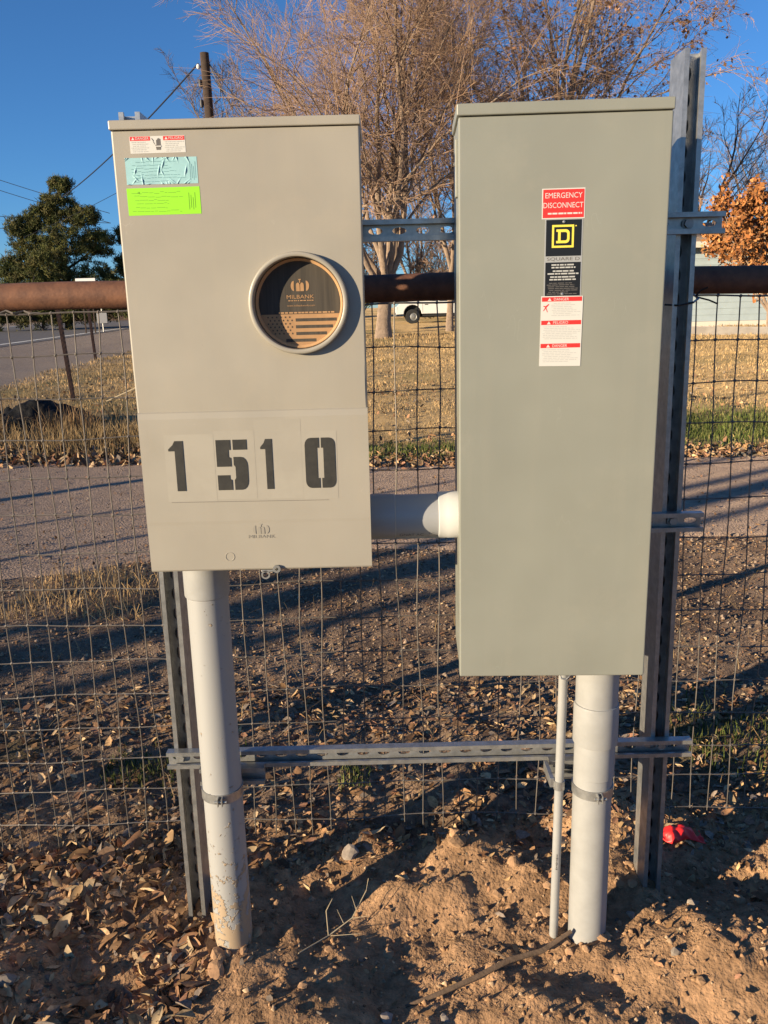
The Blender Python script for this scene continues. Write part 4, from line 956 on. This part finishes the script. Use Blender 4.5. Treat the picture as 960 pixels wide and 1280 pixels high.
# ================================================================== TREES
M['bark_tan'] = material('tan_grey_bark', (0.40,0.295,0.21), 0.9, col2=(0.27,0.195,0.14), nscale=6, bump=0.8, bscale=14, bdist=0.03)  # the bark's own pale tan, mottled with a browner tone
M['twig_red'] = material('reddish_tan_twigs', (0.50,0.335,0.22), 0.85, col2=(0.38,0.245,0.165), nscale=1.5)
M['twig_grey'] = material('grey_brown_twigs', (0.28,0.205,0.165), 0.85, col2=(0.15,0.11,0.09), nscale=1.5)
M['bark_dark'] = material('dark_bark', (0.085,0.065,0.055), 0.9, col2=(0.055,0.04,0.035), nscale=5)
def fast_tube(V, F, pts, rad, n):
    b = len(V); m = len(pts); d = (pts[-1]-pts[0]).normalized()
    a = Vector((0,0,1)) if abs(d.z) < 0.9 else Vector((1,0,0)); u = d.cross(a).normalized(); w = d.cross(u)
    cs = [(math.cos(2*math.pi*k/n), math.sin(2*math.pi*k/n)) for k in range(n)]
    for p, r in zip(pts, rad):
        for ca, sa in cs:
            V.append((p.x+(u.x*ca+w.x*sa)*r, p.y+(u.y*ca+w.y*sa)*r, p.z+(u.z*ca+w.z*sa)*r))
    for i in range(m-1):
        for k in range(n):
            k2 = (k+1) % n; F.append((b+i*n+k, b+i*n+k2, b+(i+1)*n+k2, b+(i+1)*n+k))
def limb(g, p, d, L, segs, wig, up):
    pts = [p.copy()]; d = d.copy()
    for i in range(segs):
        d = (d + Vector((g.gauss(0,wig), g.gauss(0,wig), g.gauss(0,wig)+up))).normalized()
        p = p + d*(L/segs); pts.append(p.copy())
    return pts
def at(pts, t):
    f = t*(len(pts)-1); i = min(int(f), len(pts)-2); return pts[i].lerp(pts[i+1], f-i), (pts[i+1]-pts[i]).normalized()
def around(g, d, ang):
    a = Vector((g.gauss(0,1), g.gauss(0,1), g.gauss(0,1))); a = (a - d*a.dot(d)).normalized()
    return (d*math.cos(ang) + a*math.sin(ang)).normalized()
def bare_tree(label, base, H, r0, seed, stems=5, fork=0.15, spread=0.5, counts=(9,7,8), ups=(0.10,0.06,0.02,0.0), tw=0.010, barkm='bark_tan', twigm='twig_red', group=None, leaves=0, leafcol=None, lean=(0,0), lf=(0.42,0.42,0.45), lr_=(0.42,0.60), wg=1.0):
    g = random.Random(seed); e = empty('bare_tree' if not leaves else 'leafy_tree', base, label, 'tree', group)
    TV, TF, CV, CF = [], [], [], []; tips = []
    p0 = Vector(base) - Vector((0,0,0.3)); d0 = Vector((lean[0], lean[1], 1)).normalized()
    tr = limb(g, p0, d0, H*fork+0.3, 5, 0.03, 0.02); n = len(tr)
    fast_tube(TV, TF, tr, [r0*(1.35 if i == 0 else 1.12 if i == 1 else 1.0-0.04*i) for i in range(n)], 10)
    for s in range(stems):
        az = 2*math.pi*(s+g.uniform(-0.3,0.3))/stems; sp = spread*g.uniform(0.35, 1.15)
        if s == 0: sp *= 0.3
        d = Vector((math.cos(az)*math.sin(sp), math.sin(az)*math.sin(sp), math.cos(sp)))
        L1 = H*(1-fork)*g.uniform(0.80, 1.05); q, _ = at(tr, g.uniform(0.82, 1.0)); r1 = r0*g.uniform(*lr_)
        l1 = limb(g, q, d, L1, 9, 0.10*wg, ups[0]); R1 = [r1*(1-0.88*i/9) for i in range(10)]; fast_tube(TV, TF, l1, R1, 7)
        for a in range(counts[0]):
            t = 0.18+0.80*(a+g.random())/counts[0]; q, dd = at(l1, t); L2 = L1*lf[0]*(1.15-0.65*t)*g.uniform(0.6,1.25); r2 = max(R1[int(t*9)]*0.5, tw*1.4)
            l2 = limb(g, q, around(g, dd, g.uniform(0.45,0.95)), L2, 6, 0.12*wg, ups[1]); R2 = [r2*(1-0.75*i/6) for i in range(7)]; fast_tube(TV, TF, l2, R2, 5)
            for b_ in range(counts[1]):
                t2 = 0.15+0.85*(b_+g.random())/counts[1]; q2, dd2 = at(l2, t2); L3 = L2*lf[1]*(1.2-0.6*t2)*g.uniform(0.6,1.3)
                l3 = limb(g, q2, around(g, dd2, g.uniform(0.4,0.9)), L3, 4, 0.14*wg, ups[2]); r3 = max(R2[int(t2*6)]*0.55, tw)
                fast_tube(CV, CF, l3, [r3*(1-0.55*i/4) for i in range(5)], 3)
                for c_ in range(counts[2]):
                    t3 = 0.12+0.88*(c_+g.random())/counts[2]; q3, dd3 = at(l3, t3); L4 = max(L3*lf[2]*g.uniform(0.6,1.5), 0.25)
                    l4 = limb(g, q3, around(g, dd3, g.uniform(0.3,0.8)), L4, 2, 0.16, ups[3]); fast_tube(CV, CF, l4, [tw*0.8, tw*0.6, tw*0.35], 3)
                    tips.append(l4)
    if not TV: return e
    mk = lambda nm, V_, F_, m_: np_mesh(nm, np.array(V_), np.array(F_), m_, e, smooth=True)
    mk('trunk', TV, TF, M[barkm]); cr = mk('crown', CV, CF, M[twigm])
    if leaves:
        gg = np.random.default_rng(seed); idx = gg.integers(0, len(tips), leaves); LV = []
        base_ = np.array([[*tips[i][0].lerp(tips[i][-1], float(gg.random()))] for i in idx]) + gg.normal(0, 0.10, (leaves,3))
        u = gg.normal(0,1,(leaves,3)); u /= np.linalg.norm(u,axis=1)[:,None]; w = np.cross(u, gg.normal(0,1,(leaves,3))); w /= np.linalg.norm(w,axis=1)[:,None]
        s = gg.uniform(0.05,0.12,leaves)[:,None]
        V_ = np.stack([base_-u*s, base_+w*s*0.6, base_+u*s, base_-w*s*0.6],1).reshape(-1,3); F_ = np.arange(leaves*4).reshape(-1,4)
        cc = np.array(leafcol)[gg.integers(0,len(leafcol),leaves)]*gg.uniform(0.6,1.2,leaves)[:,None]
        lo = np_mesh('foliage', V_, F_, M['leafstuff'], e, colors=np.repeat(cc,4,0)); lo['kind'] = 'stuff'
    return e
G_ = 'bare trees beyond the lawn'
def zb(y): return max(y-4, 0)*0.0135
RUS = [(0.46,0.27,0.16),(0.40,0.22,0.13),(0.52,0.32,0.19)]
bare_tree('big multi-stemmed bare tree with tan twigs seen between the two boxes', (0.15,31.6,zb(31.6)), 14.5, 0.30, 3, stems=9, fork=0.14, spread=0.62, counts=(14,11,12), ups=(0.06,0.03,0.01,0.0), tw=0.0080, group=G_, lr_=(0.34,0.50), wg=1.35, lf=(0.44,0.46,0.50))
bare_tree('slim bare tree in front of the white pickup', (2.95,35.8,zb(35.8)), 14, 0.15, 8, stems=7, fork=0.20, spread=0.45, counts=(12,9,10), tw=0.009, group=G_)
bare_tree('tall bare tree with reddish hanging twigs above the grey box', (7.3,36.0,zb(36)), 17.5, 0.34, 14, stems=9, fork=0.20, spread=0.52, counts=(13,10,10), lr_=(0.28,0.42), ups=(0.06,0.0,-0.10,-0.22), tw=0.009, group=G_, leaves=4000, leafcol=RUS)
bare_tree('distant bare tree with pinkish crown right of the utility pole', (-7.3,60,zb(60)), 17.0, 0.22, 22, stems=5, fork=0.25, spread=0.45, counts=(9,7,7), tw=0.017, barkm='bark_tan', twigm='twig_grey', group=G_)
bare_tree('lower distant bare tree behind the big multi-stemmed one', (-5.2,66,zb(66)), 15.5, 0.22, 25, stems=6, fork=0.15, spread=0.6, counts=(9,7,7), tw=0.018, twigm='twig_grey', group=G_)
bare_tree('hazy far bare tree seen low between the two boxes', (2.6,62,zb(62)), 13, 0.22, 27, stems=7, fork=0.12, spread=0.65, counts=(9,8,8), tw=0.018, twigm='twig_grey', group=G_)
bare_tree('hazy far bare tree above the right end of the grey box', (12.5,64,zb(64)), 16, 0.22, 28, stems=6, fork=0.15, spread=0.6, counts=(9,7,8), tw=0.018, twigm='twig_red', group=G_)
bare_tree('brushy thicket low behind the big multi-stemmed tree', (-1.5,58,zb(58)), 6.5, 0.12, 51, stems=14, fork=0.03, spread=0.8, counts=(7,6,7), tw=0.02, twigm='twig_grey', group=G_)
bare_tree('brushy thicket low behind the white pickup', (4.2,60,zb(60)), 6.0, 0.12, 52, stems=14, fork=0.03, spread=0.8, counts=(7,6,7), tw=0.02, twigm='twig_red', group=G_)
bare_tree('dark-limbed bare tree right of the tall strut post', (18.3,50,zb(50)), 12.5, 0.22, 31, stems=6, fork=0.30, spread=0.75, counts=(9,7,7), tw=0.012, barkm='bark_dark', twigm='twig_grey', group=G_)
bare_tree('distant bare tree at the right picture edge behind orange foliage', (25.5,56,zb(56)), 12, 0.25, 35, stems=6, fork=0.2, spread=0.7, counts=(9,7,7), tw=0.014, twigm='twig_grey', group=G_)
bare_tree('far bare tree low at the left picture edge', (-31.0,70,zb(70)), 6.0, 0.2, 38, stems=6, fork=0.15, spread=0.8, counts=(8,6,6), tw=0.02, twigm='twig_grey', group=G_)
ORG = [(0.50,0.22,0.07),(0.40,0.165,0.055),(0.58,0.30,0.12),(0.32,0.13,0.05)]
bare_tree('small tree thick with orange autumn leaves before the pale house', (13.3,29.0,zb(29)), 4.5, 0.10, 44, stems=7, fork=0.15, spread=0.65, counts=(8,6,6), tw=0.006, leaves=11000, leafcol=ORG, lf=(0.42,0.45,0.5))
# trees standing left of and behind the camera; their trunks throw the long shadows across the driveway
def by_sun(n, t): return (t*math.cos(SUN_ANG) - n*math.sin(SUN_ANG), t*math.sin(SUN_ANG) + n*math.cos(SUN_ANG))
for i, (n_, t_, r_, h_, st, fk) in enumerate(((3.70,-12,0.17,8,4,0.42),(3.20,-11,0.07,6,3,0.6),(4.08,-10,0.075,6,3,0.6),(4.34,-8,0.05,5,3,0.75),(5.20,-5.0,0.026,4,3,0.85),(7.00,-6,0.065,5,3,0.8),(6.08,-5.5,0.024,4,3,0.85))):
    x, y = by_sun(n_, t_)
    bare_tree(('thickest','slender','middling','thin young','whip-thin','thin leaning','thinnest')[i] + ' bare tree off to the left behind the viewpoint', (x, y, gz(x,y)), h_, r_, 60+i, stems=st, fork=fk, spread=0.30, counts=(5,4,3), tw=0.006, group='bare trees behind the viewpoint')

# evergreens
M['needles'] = material('pine_needles', (1.2,1.2,1.1), 0.75, attr='tint', col2=(0.7,0.7,0.65), nscale=1.2, spec=0.25)
def evergreen(name, label, base, H, W, seed, lobes, n_clump, needle, pal, trunk_h=0.2, group=None):
    g = np.random.default_rng(seed); e = empty(name, base, label, 'tree', group); TV, TF = [], []
    rr = random.Random(seed); b = Vector(base)
    tr = [b + Vector((0.02*i*W*math.sin(i), 0, H*0.95*i/6 - (0.2 if i == 0 else 0))) for i in range(7)]
    fast_tube(TV, TF, tr, [H*0.028*(1-0.13*i) for i in range(7)], 8)
    C = []
    for (lx, ly, lz, lr_) in lobes:
        q = b + Vector((lx*W, ly*W, lz*H)); s0, _ = at(tr, min(max(lz-0.15, 0.05), 0.95)); fast_tube(TV, TF, [s0, s0.lerp(q, 0.5)+Vector((0,0,-0.1)), q], [0.10,0.07,0.03], 5)
        m = int(n_clump*lr_/sum(l[3] for l in lobes))
        d = g.normal(0,1,(m,3)); d /= np.linalg.norm(d,axis=1)[:,None]; rad = lr_*W*g.uniform(0.45,1.05,(m,1))
        C.append(np.array(q)[None] + d*rad*np.array([1,1,0.75]))
    C = np.concatenate(C); nc = len(C); per = 34
    P = np.repeat(C, per, 0) + g.normal(0, needle*0.35, (nc*per,3))
    d = g.normal(0,1,(nc*per,3)); d[:,2] = np.abs(d[:,2])*0.9+0.25; d /= np.linalg.norm(d,axis=1)[:,None]
    w = np.cross(d, g.normal(0,1,(nc*per,3))); w /= np.linalg.norm(w,axis=1)[:,None]
    L = needle*g.uniform(0.5,1.1,(nc*per,1)); V_ = np.stack([P-w*needle*0.10, P+w*needle*0.10, P+d*L],1).reshape(-1,3); F_ = np.arange(nc*per*3).reshape(-1,3)
    cc = np.repeat(pal[g.integers(0,len(pal),nc)]*g.uniform(0.7,1.25,(nc,1)), per*3, 0)
    np_mesh('trunk', np.array(TV), np.array(TF), M['bark_dark'], e, smooth=True)
    o = np_mesh('crown', V_, F_, M['needles'], e, colors=cc); return e
PINE = np.array([(0.12,0.13,0.035),(0.155,0.15,0.045),(0.08,0.092,0.028),(0.18,0.155,0.055)])
evergreen('pine_tree', 'large dark green pine tree on the far left', (-20.0,55,zb(55)), 9.4, 4.2, 5,
  [(-0.55,0,0.28,0.40),(0.0,-0.2,0.26,0.45),(0.5,0,0.30,0.40),(-0.45,0.1,0.52,0.36),(0.15,-0.1,0.55,0.42),(0.55,0.1,0.55,0.26),(-0.55,0,0.66,0.22),(0.05,0,0.78,0.30),(0.42,0,0.72,0.22),(0.12,0,0.92,0.16),(-0.25,0,0.72,0.22),(-0.75,0,0.40,0.22),(-0.1,-0.4,0.40,0.35)], 2500, 0.25, PINE, group='evergreens across the road')
evergreen('pine_tree', 'smaller dark evergreen between the pine and the beige box', (-16.0,57,zb(57)), 7.0, 2.6, 6,
  [(-0.3,0,0.30,0.5),(0.35,0,0.35,0.5),(0.0,0,0.55,0.5),(0.4,0,0.70,0.35),(-0.1,0,0.82,0.3),(0.3,0,0.92,0.2)], 1300, 0.25, PINE*0.85, group='evergreens across the road')
evergreen('evergreen_bush', 'wide low dark evergreen under the pine', (-20.5,52,zb(52)), 3.4, 3.8, 7, [(-0.7,0,0.35,0.4),(-0.1,0,0.4,0.45),(0.45,0,0.42,0.45),(0.9,0,0.45,0.4),(1.3,0,0.5,0.35)], 900, 0.30, PINE*0.9, group='evergreens across the road')
evergreen('evergreen_bush', 'dark green shrub behind the fence pipe beside the beige box', (-1.2,38,zb(38)), 4.2, 1.5, 9, [(-0.3,0,0.3,0.5),(0.3,0,0.4,0.5),(0,0,0.7,0.45)], 350, 0.22, PINE*0.9)
evergreen('evergreen_bush', 'low hedge bush behind the white pickup', (5.5,56,zb(56)), 3.0, 3.0, 10, [(-0.8,0,0.4,0.45),(-0.2,0,0.5,0.5),(0.5,0,0.45,0.5)], 500, 0.28, np.array([(0.10,0.085,0.04),(0.12,0.09,0.05)]))

# ================================================================== UTILITY POLE AND LINES
M['pole'] = material('weathered_pole_wood', (0.10,0.065,0.045), 0.9, col2=(0.065,0.042,0.03), nscale=8)
M['cable'] = material('black_cable', (0.02,0.02,0.025), 0.5)
M['porcelain'] = material('white_porcelain', (0.7,0.7,0.68), 0.3)
pe = empty('utility_pole', (-5.75,32,zb(32)), 'wooden utility pole rising behind the beige box', 'utility pole')
k = MB(); k.tube([(-5.75,32,-0.5),(-5.80,32,5),(-5.87,32,10.25)], [0.19,0.175,0.155], 16); k.build('shaft', M['pole'], pe, smooth=True)
k = MB(); k.lathe([(0.001,0),(0.05,0.02),(0.08,0.08),(0.05,0.16),(0.001,0.18)], (-6.10,31.95,9.72), 'z', 12); k.build('insulator', M['porcelain'], pe, smooth=True)
for zz in (9.15, 8.5):
    k = MB(); k.lathe([(0.001,0),(0.06,0.0),(0.075,0.10),(0.06,0.24),(0.001,0.25)], (-6.07,31.95,zz), 'z', 12); k.build('spool', M['cable'], pe, smooth=True)
k = MB(); k.box(-6.10,-5.88,31.92,31.98,9.78,9.84); k.build('bracket', M['cable'], pe)
for a, b_ in (((-5.70,31.95,9.85),(-5.62,31.9,8.6)), ((-5.66,31.95,9.7),(-5.62,31.9,8.6))):
    k = MB(); k.tube([a, ((a[0]+b_[0])/2+0.28, 31.9, 9.1), (b_[0]+0.22,31.9,8.75), b_], 0.016, 6); k.build('jumper_wire', M['cable'], pe, smooth=True)
def cable(name, label, a, b_, sag, r=0.02, n=24, group='overhead lines'):
    k = MB(); a, b_ = Vector(a), Vector(b_)
    k.tube([tuple(a.lerp(b_, i/n) + Vector((0,0,-sag*4*(i/n)*(1-i/n)))) for i in range(n+1)], r, 5)
    return tag(k.build(name, M['cable'], None, smooth=True), label, 'cable', group)
cable('power_line', 'overhead cable sloping down left from the pole top', (-6.10,31.95,9.90), (-24.5,63.0,8.6), 0.55, 0.03)
cable('power_line', 'upper overhead cable running down right from the pole top', (-5.75,32,9.95), (-2.6,30.4,6.5), 0.25, 0.015)
cable('power_line', 'lower overhead cable running down right from the pole top', (-5.75,32,9.70), (-2.9,30.4,6.2), 0.35, 0.013)
for xa, za, xb, zb_, nm in ((-36,14.4,-20,8.9,'topmost'),(-36,13.6,-20,8.2,'second'),(-36,9.9,-20,8.2,'third'),(-36,8.7,-20,7.7,'lowest')):
    cable('power_line', nm + ' of the thin lines crossing the sky at the far left', (xa,66,za), (xb,66,zb_), 0.2, 0.022)
cable('power_line', 'thin line crossing before the pine towards the beige box', (-20.2,50,5.9), (-13.5,50,8.7), 0.1, 0.014)

# ================================================================== FAR LEFT: stakes, sheeting, signs
def stake(label, x, y, h, r, lean):
    z = gz(x, y); k = MB()
    k.box(-r, r, -0.002, 0.002, -0.3, h); k.box(-0.002, 0.002, 0.002, r*1.6, -0.3, h)
    for i in range(int(h/0.07)): k.box(-r*0.3, r*0.3, -0.008, -0.0021, 0.05+i*0.07, 0.075+i*0.07)
    o = k.build('fence_stake', M['rust_dark'], None); o.location = (x, y, z); o.rotation_euler = (0, lean, 0.5)
    return tag(o, label, 'stake', 'steel stakes by the road')
M['rust_dark'] = material('rusty_stake', (0.16,0.085,0.055), 0.8, 0.2, col2=(0.10,0.055,0.04), nscale=20)
stake('nearer rusty steel stake standing behind the black sheeting', -4.74, 12.9, 1.52, 0.034, -0.06)
stake('farther rusty steel stake beside the road', -7.8, 23.2, 1.62, 0.040, -0.04)
se = empty('road_sign', (-15.1,46.7,zb(46.7)), 'small pale sign board on a short post across the road shoulder', 'sign')
k = MB(); k.tube([(-15.1,46.7,zb(46.7)-0.2),(-15.1,46.7,1.9)], 0.03, 8); k.build('post', M['galv_dull'], se)
M['signface'] = material('faded_sign_face', (0.22,0.22,0.235), 0.6)
k = MB(); k.box(-15.38,-14.82,46.62,46.66,1.05,1.60); k.build('board', M['signface'], se, bevel=0.01)
# black plastic sheeting over a low heap
def sheet_h(u, v): return 0.62*np.exp(-((u-0.62)/0.30)**2)*np.sin(np.pi*np.clip(v,0,1))**0.8 + 0.25*np.exp(-((u-0.15)/0.2)**2)*np.sin(np.pi*np.clip(v,0,1))
us = np.linspace(0,1,60); vs_ = np.linspace(0,1,26); UU, VV = np.meshgrid(us, vs_)
XX = -5.35 + 1.85*UU + 0.05*fbm(UU*6,VV*6,2,71); YY = 9.65 + 1.1*VV + 0.06*fbm(UU*7,VV*7,2,73)
ZZ = ground_z(XX,YY)-0.02 + 0.50*sheet_h(UU,VV)*(1+0.5*fbm(UU*6,VV*5,4,75)) + 0.16*np.abs(fbm(UU*14,VV*9,4,77))*np.sin(np.pi*VV)*np.sin(np.pi*UU)**0.5
ii = np.arange(UU.size).reshape(UU.shape); F_ = np.stack([ii[:-1,:-1].ravel(), ii[:-1,1:].ravel(), ii[1:,1:].ravel(), ii[1:,:-1].ravel()], 1)
M['plastic'] = material('black_plastic_film', (0.010,0.010,0.010), 0.7, bump=0.8, bscale=16, bdist=0.03, spec=0.2)
tag(np_mesh('plastic_sheeting', np.stack([XX.ravel(),YY.ravel(),ZZ.ravel()],1), F_, M['plastic']), 'black plastic sheeting draped over a low heap by the driveway', 'sheeting')
k = MB(); k.tube([(-3.35,10.2,0.42),(-2.85,10.0,0.62),(-2.5,9.9,0.74)], [0.006,0.008,0.005], 6); tag(k.build('dry_cane', M['straw'], None, smooth=True), 'pale dry cane leaning beside the beige box', 'cane')

# ================================================================== PICKUP
M['white_car'] = material('white_car_paint', (0.72,0.71,0.68), 0.3)
M['tyre'] = material('tyre_rubber', (0.025,0.025,0.025), 0.85)
M['glass'] = material('dark_car_glass', (0.03,0.035,0.04), 0.08)
px0, py0 = 0.92, 47.5; pz = zb(47.5)
pk = empty('pickup_truck', (px0+2.7, py0+0.9, pz), 'white pickup truck parked beyond the lawn trees', 'truck')
def arch(cx, r, z0, n=10): return [(cx-r*math.cos(math.pi*i/n), z0+r*math.sin(math.pi*i/n)) for i in range(n+1)]
prof = [(0.04,0.52)] + arch(0.95,0.50,0.54) + arch(4.25,0.50,0.54) + [(5.4,0.55),(5.42,1.12),(3.35,1.14),(3.25,1.16),(2.95,1.86),(1.95,1.89),(1.35,1.26),(0.60,1.20),(0.22,1.10),(0.03,0.92),(0,0.70)]
k = MB(); k.prism([(px0+x, pz+z) for x, z in prof], py0, py0+1.85, 'y'); body = k.build('body', M['white_car'], pk, bevel=0.03)
k = MB(); k.prism([(px0+1.55,pz+1.24),(px0+2.02,pz+1.76),(px0+2.35,pz+1.76),(px0+2.35,pz+1.20)], py0-0.012, py0+0.02, 'y'); k.prism([(px0+2.42,pz+1.20),(px0+2.42,pz+1.76),(px0+2.88,pz+1.75),(px0+3.08,pz+1.20)], py0-0.012, py0+0.02, 'y'); k.build('side_window', M['glass'], body)
for wx_ in (0.95, 4.25):
    for wy in (py0+0.02, py0+1.58):
        k = MB(); k.lathe([(0.22,0.0),(0.38,0.0),(0.40,0.04),(0.40,0.20),(0.38,0.24),(0.22,0.24)], (px0+wx_, wy, pz+0.40), 'y', 28, close=True); w_ = k.build('wheel', M['tyre'], pk, smooth=True)
        k = MB(); k.lathe([(0.001,0.03),(0.08,0.02),(0.19,0.06),(0.235,0.01)], (px0+wx_, wy, pz+0.40), 'y', 24); k.build('rim', M['galv_dull'], w_, smooth=True)
for wx_ in (0.95, 4.25):
    k = MB(); k.prism([(px0+x, pz+z) for x, z in arch(wx_,0.495,0.54)], py0+0.30, py0+0.34, 'y'); k.build('wheel_well', M['dark'], body)
k = MB(); k.box(px0-0.06, px0+0.05, py0+0.05, py0+1.80, pz+0.42, pz+0.62); k.build('bumper', M['galv_dull'], pk, bevel=0.02)
k = MB(); k.box(px0-0.012, px0+0.12, py0-0.008, py0+0.35, pz+0.78, pz+0.95); k.build('headlight', M['porcelain'], pk, bevel=0.02)
k = MB(); k.box(px0+1.5, px0+3.7, py0-0.06, py0+0.12, pz+0.40, pz+0.50); k.build('side_step', M['tyre'], pk, bevel=0.01)
k = MB(); k.box(px0+1.50, px0+1.512, py0-0.004, py0+0.02, pz+0.6, pz+1.15); k.build('door_gap', M['dark'], body)
k = MB(); k.box(px0+0.5, px0+5.2, py0+0.40, py0+1.45, pz+0.36, pz+0.56); k.build('chassis', M['tyre'], pk)
k = MB(); k.box(px0+1.62, px0+1.80, py0-0.02, py0-0.002, pz+1.02, pz+1.06); k.build('door_handle', M['dark'], body)

# ================================================================== HOUSE
M['siding'] = material('pale_blue_siding', (0.42,0.50,0.52), 0.7, col2=(0.38,0.45,0.47), nscale=2)
M['trim'] = material('cream_trim', (0.70,0.64,0.54), 0.7)
M['roof'] = material('tan_shingles', (0.26,0.19,0.14), 0.9, col2=(0.19,0.14,0.10), nscale=3)
hx0, hx1, hy0, hy1, hz0 = 11.2, 25.0, 34.0, 42.0, zb(34)
hs = empty('house', ((hx0+hx1)/2, (hy0+hy1)/2, hz0), 'pale blue house with cream fascia behind the orange tree', 'house')
k = MB(); k.box(hx0, hx1, hy0, hy1, hz0-0.5, 3.55); k.build('wall', M['siding'], hs)
zz = hz0+0.25
while zz < 3.40:
    k = MB(); k.prism([(hy0-0.028, zz), (hy0-0.001, zz), (hy0-0.001, zz+0.235), (hy0-0.008, zz+0.235)], hx0+0.003, hx1-0.003, 'x'); k.build('siding_board', M['siding'], hs); zz += 0.24
k = MB(); k.prism([(hy0-0.6,3.62),(hy0+4.0,4.75),(hy1+0.6,3.62),(hy1+0.6,3.52),(hy0-0.6,3.52)], hx0-0.5, hx1+0.5, 'x'); rf = k.build('roof', M['roof'], hs)
k = MB(); k.box(hx0-0.52, hx1+0.52, hy0-0.66, hy0-0.603, 3.44, 3.66); k.build('fascia', M['trim'], hs)
k = MB(); k.box(hx0-0.01, hx1+0.01, hy0-0.05, hy0-0.030, hz0-0.3, hz0+0.24); k.build('skirting', M['trim'], hs)
for wxx in (14.9, 18.6):
    k = MB(); k.box(wxx, wxx+1.3, hy0-0.06, hy0-0.032, 1.5, 2.8); w_ = k.build('window', M['trim'], hs)
    k = MB(); k.box(wxx+0.1, wxx+1.2, hy0-0.066, hy0-0.0605, 1.6, 2.7); k.build('pane', M['glass'], w_)
# low concrete kerb wall in front of the house
M['conc'] = material('weathered_concrete', (0.40,0.36,0.31), 0.9, col2=(0.32,0.28,0.24), nscale=3)
k = MB()
k.v = [(10.2,28.6,0.1),(16.5,24.0,0.1),(16.7,24.3,0.1),(10.4,28.9,0.1),(10.2,28.6,0.62),(16.5,24.0,0.52),(16.7,24.3,0.52),(10.4,28.9,0.62)]; k.f = [(0,3,2,1),(4,5,6,7),(0,1,5,4),(1,2,6,5),(2,3,7,6),(3,0,4,7)]
lw = k.build('low_wall', M['conc'], None, bevel=0.02); tag(lw, 'low concrete wall on the lawn before the pale house', 'wall')
# long low building with white trailer across the road
M['brown_wall'] = material('brown_brick_wall', (0.14,0.085,0.06), 0.9, col2=(0.10,0.06,0.045), nscale=2)
fb = empty('low_building', (-29,78,zb(78)), 'long low brown building across the road under the pine', 'building')
k = MB(); k.box(-44,-16,78,84,zb(78)-0.3,zb(78)+2.2); k.build('wall', M['brown_wall'], fb)
k = MB(); k.prism([(77.4,zb(78)+2.2),(81,zb(78)+3.0),(84.6,zb(78)+2.2)], -44.5, -15.5, 'x'); k.build('roof', M['roof'], fb)
for i in range(6):
    xx = -42+4.3*i; k = MB(); k.box(xx, xx+1.2, 77.94, 77.99, zb(78)+0.8, zb(78)+1.8); w_ = k.build('window', M['trim'], fb)
    k = MB(); k.box(xx+0.12, xx+1.08, 77.92, 77.938, zb(78)+0.9, zb(78)+1.7); k.build('pane', M['glass'], w_)
tr_ = empty('notice_board', (-15.2,45,zb(45)), 'white board showing just above the fence pipe under the pine', 'sign board')
k = MB(); k.box(-15.75,-14.72,44.97,45.03,2.45,3.36); k.build('board', M['porcelain'], tr_, bevel=0.01)
for xx in (-15.5, -15.0):
    k = MB(); k.box(xx-0.03,xx+0.03,45.035,45.10,zb(45)-0.3,3.2); k.build('post', M['pole'], tr_)
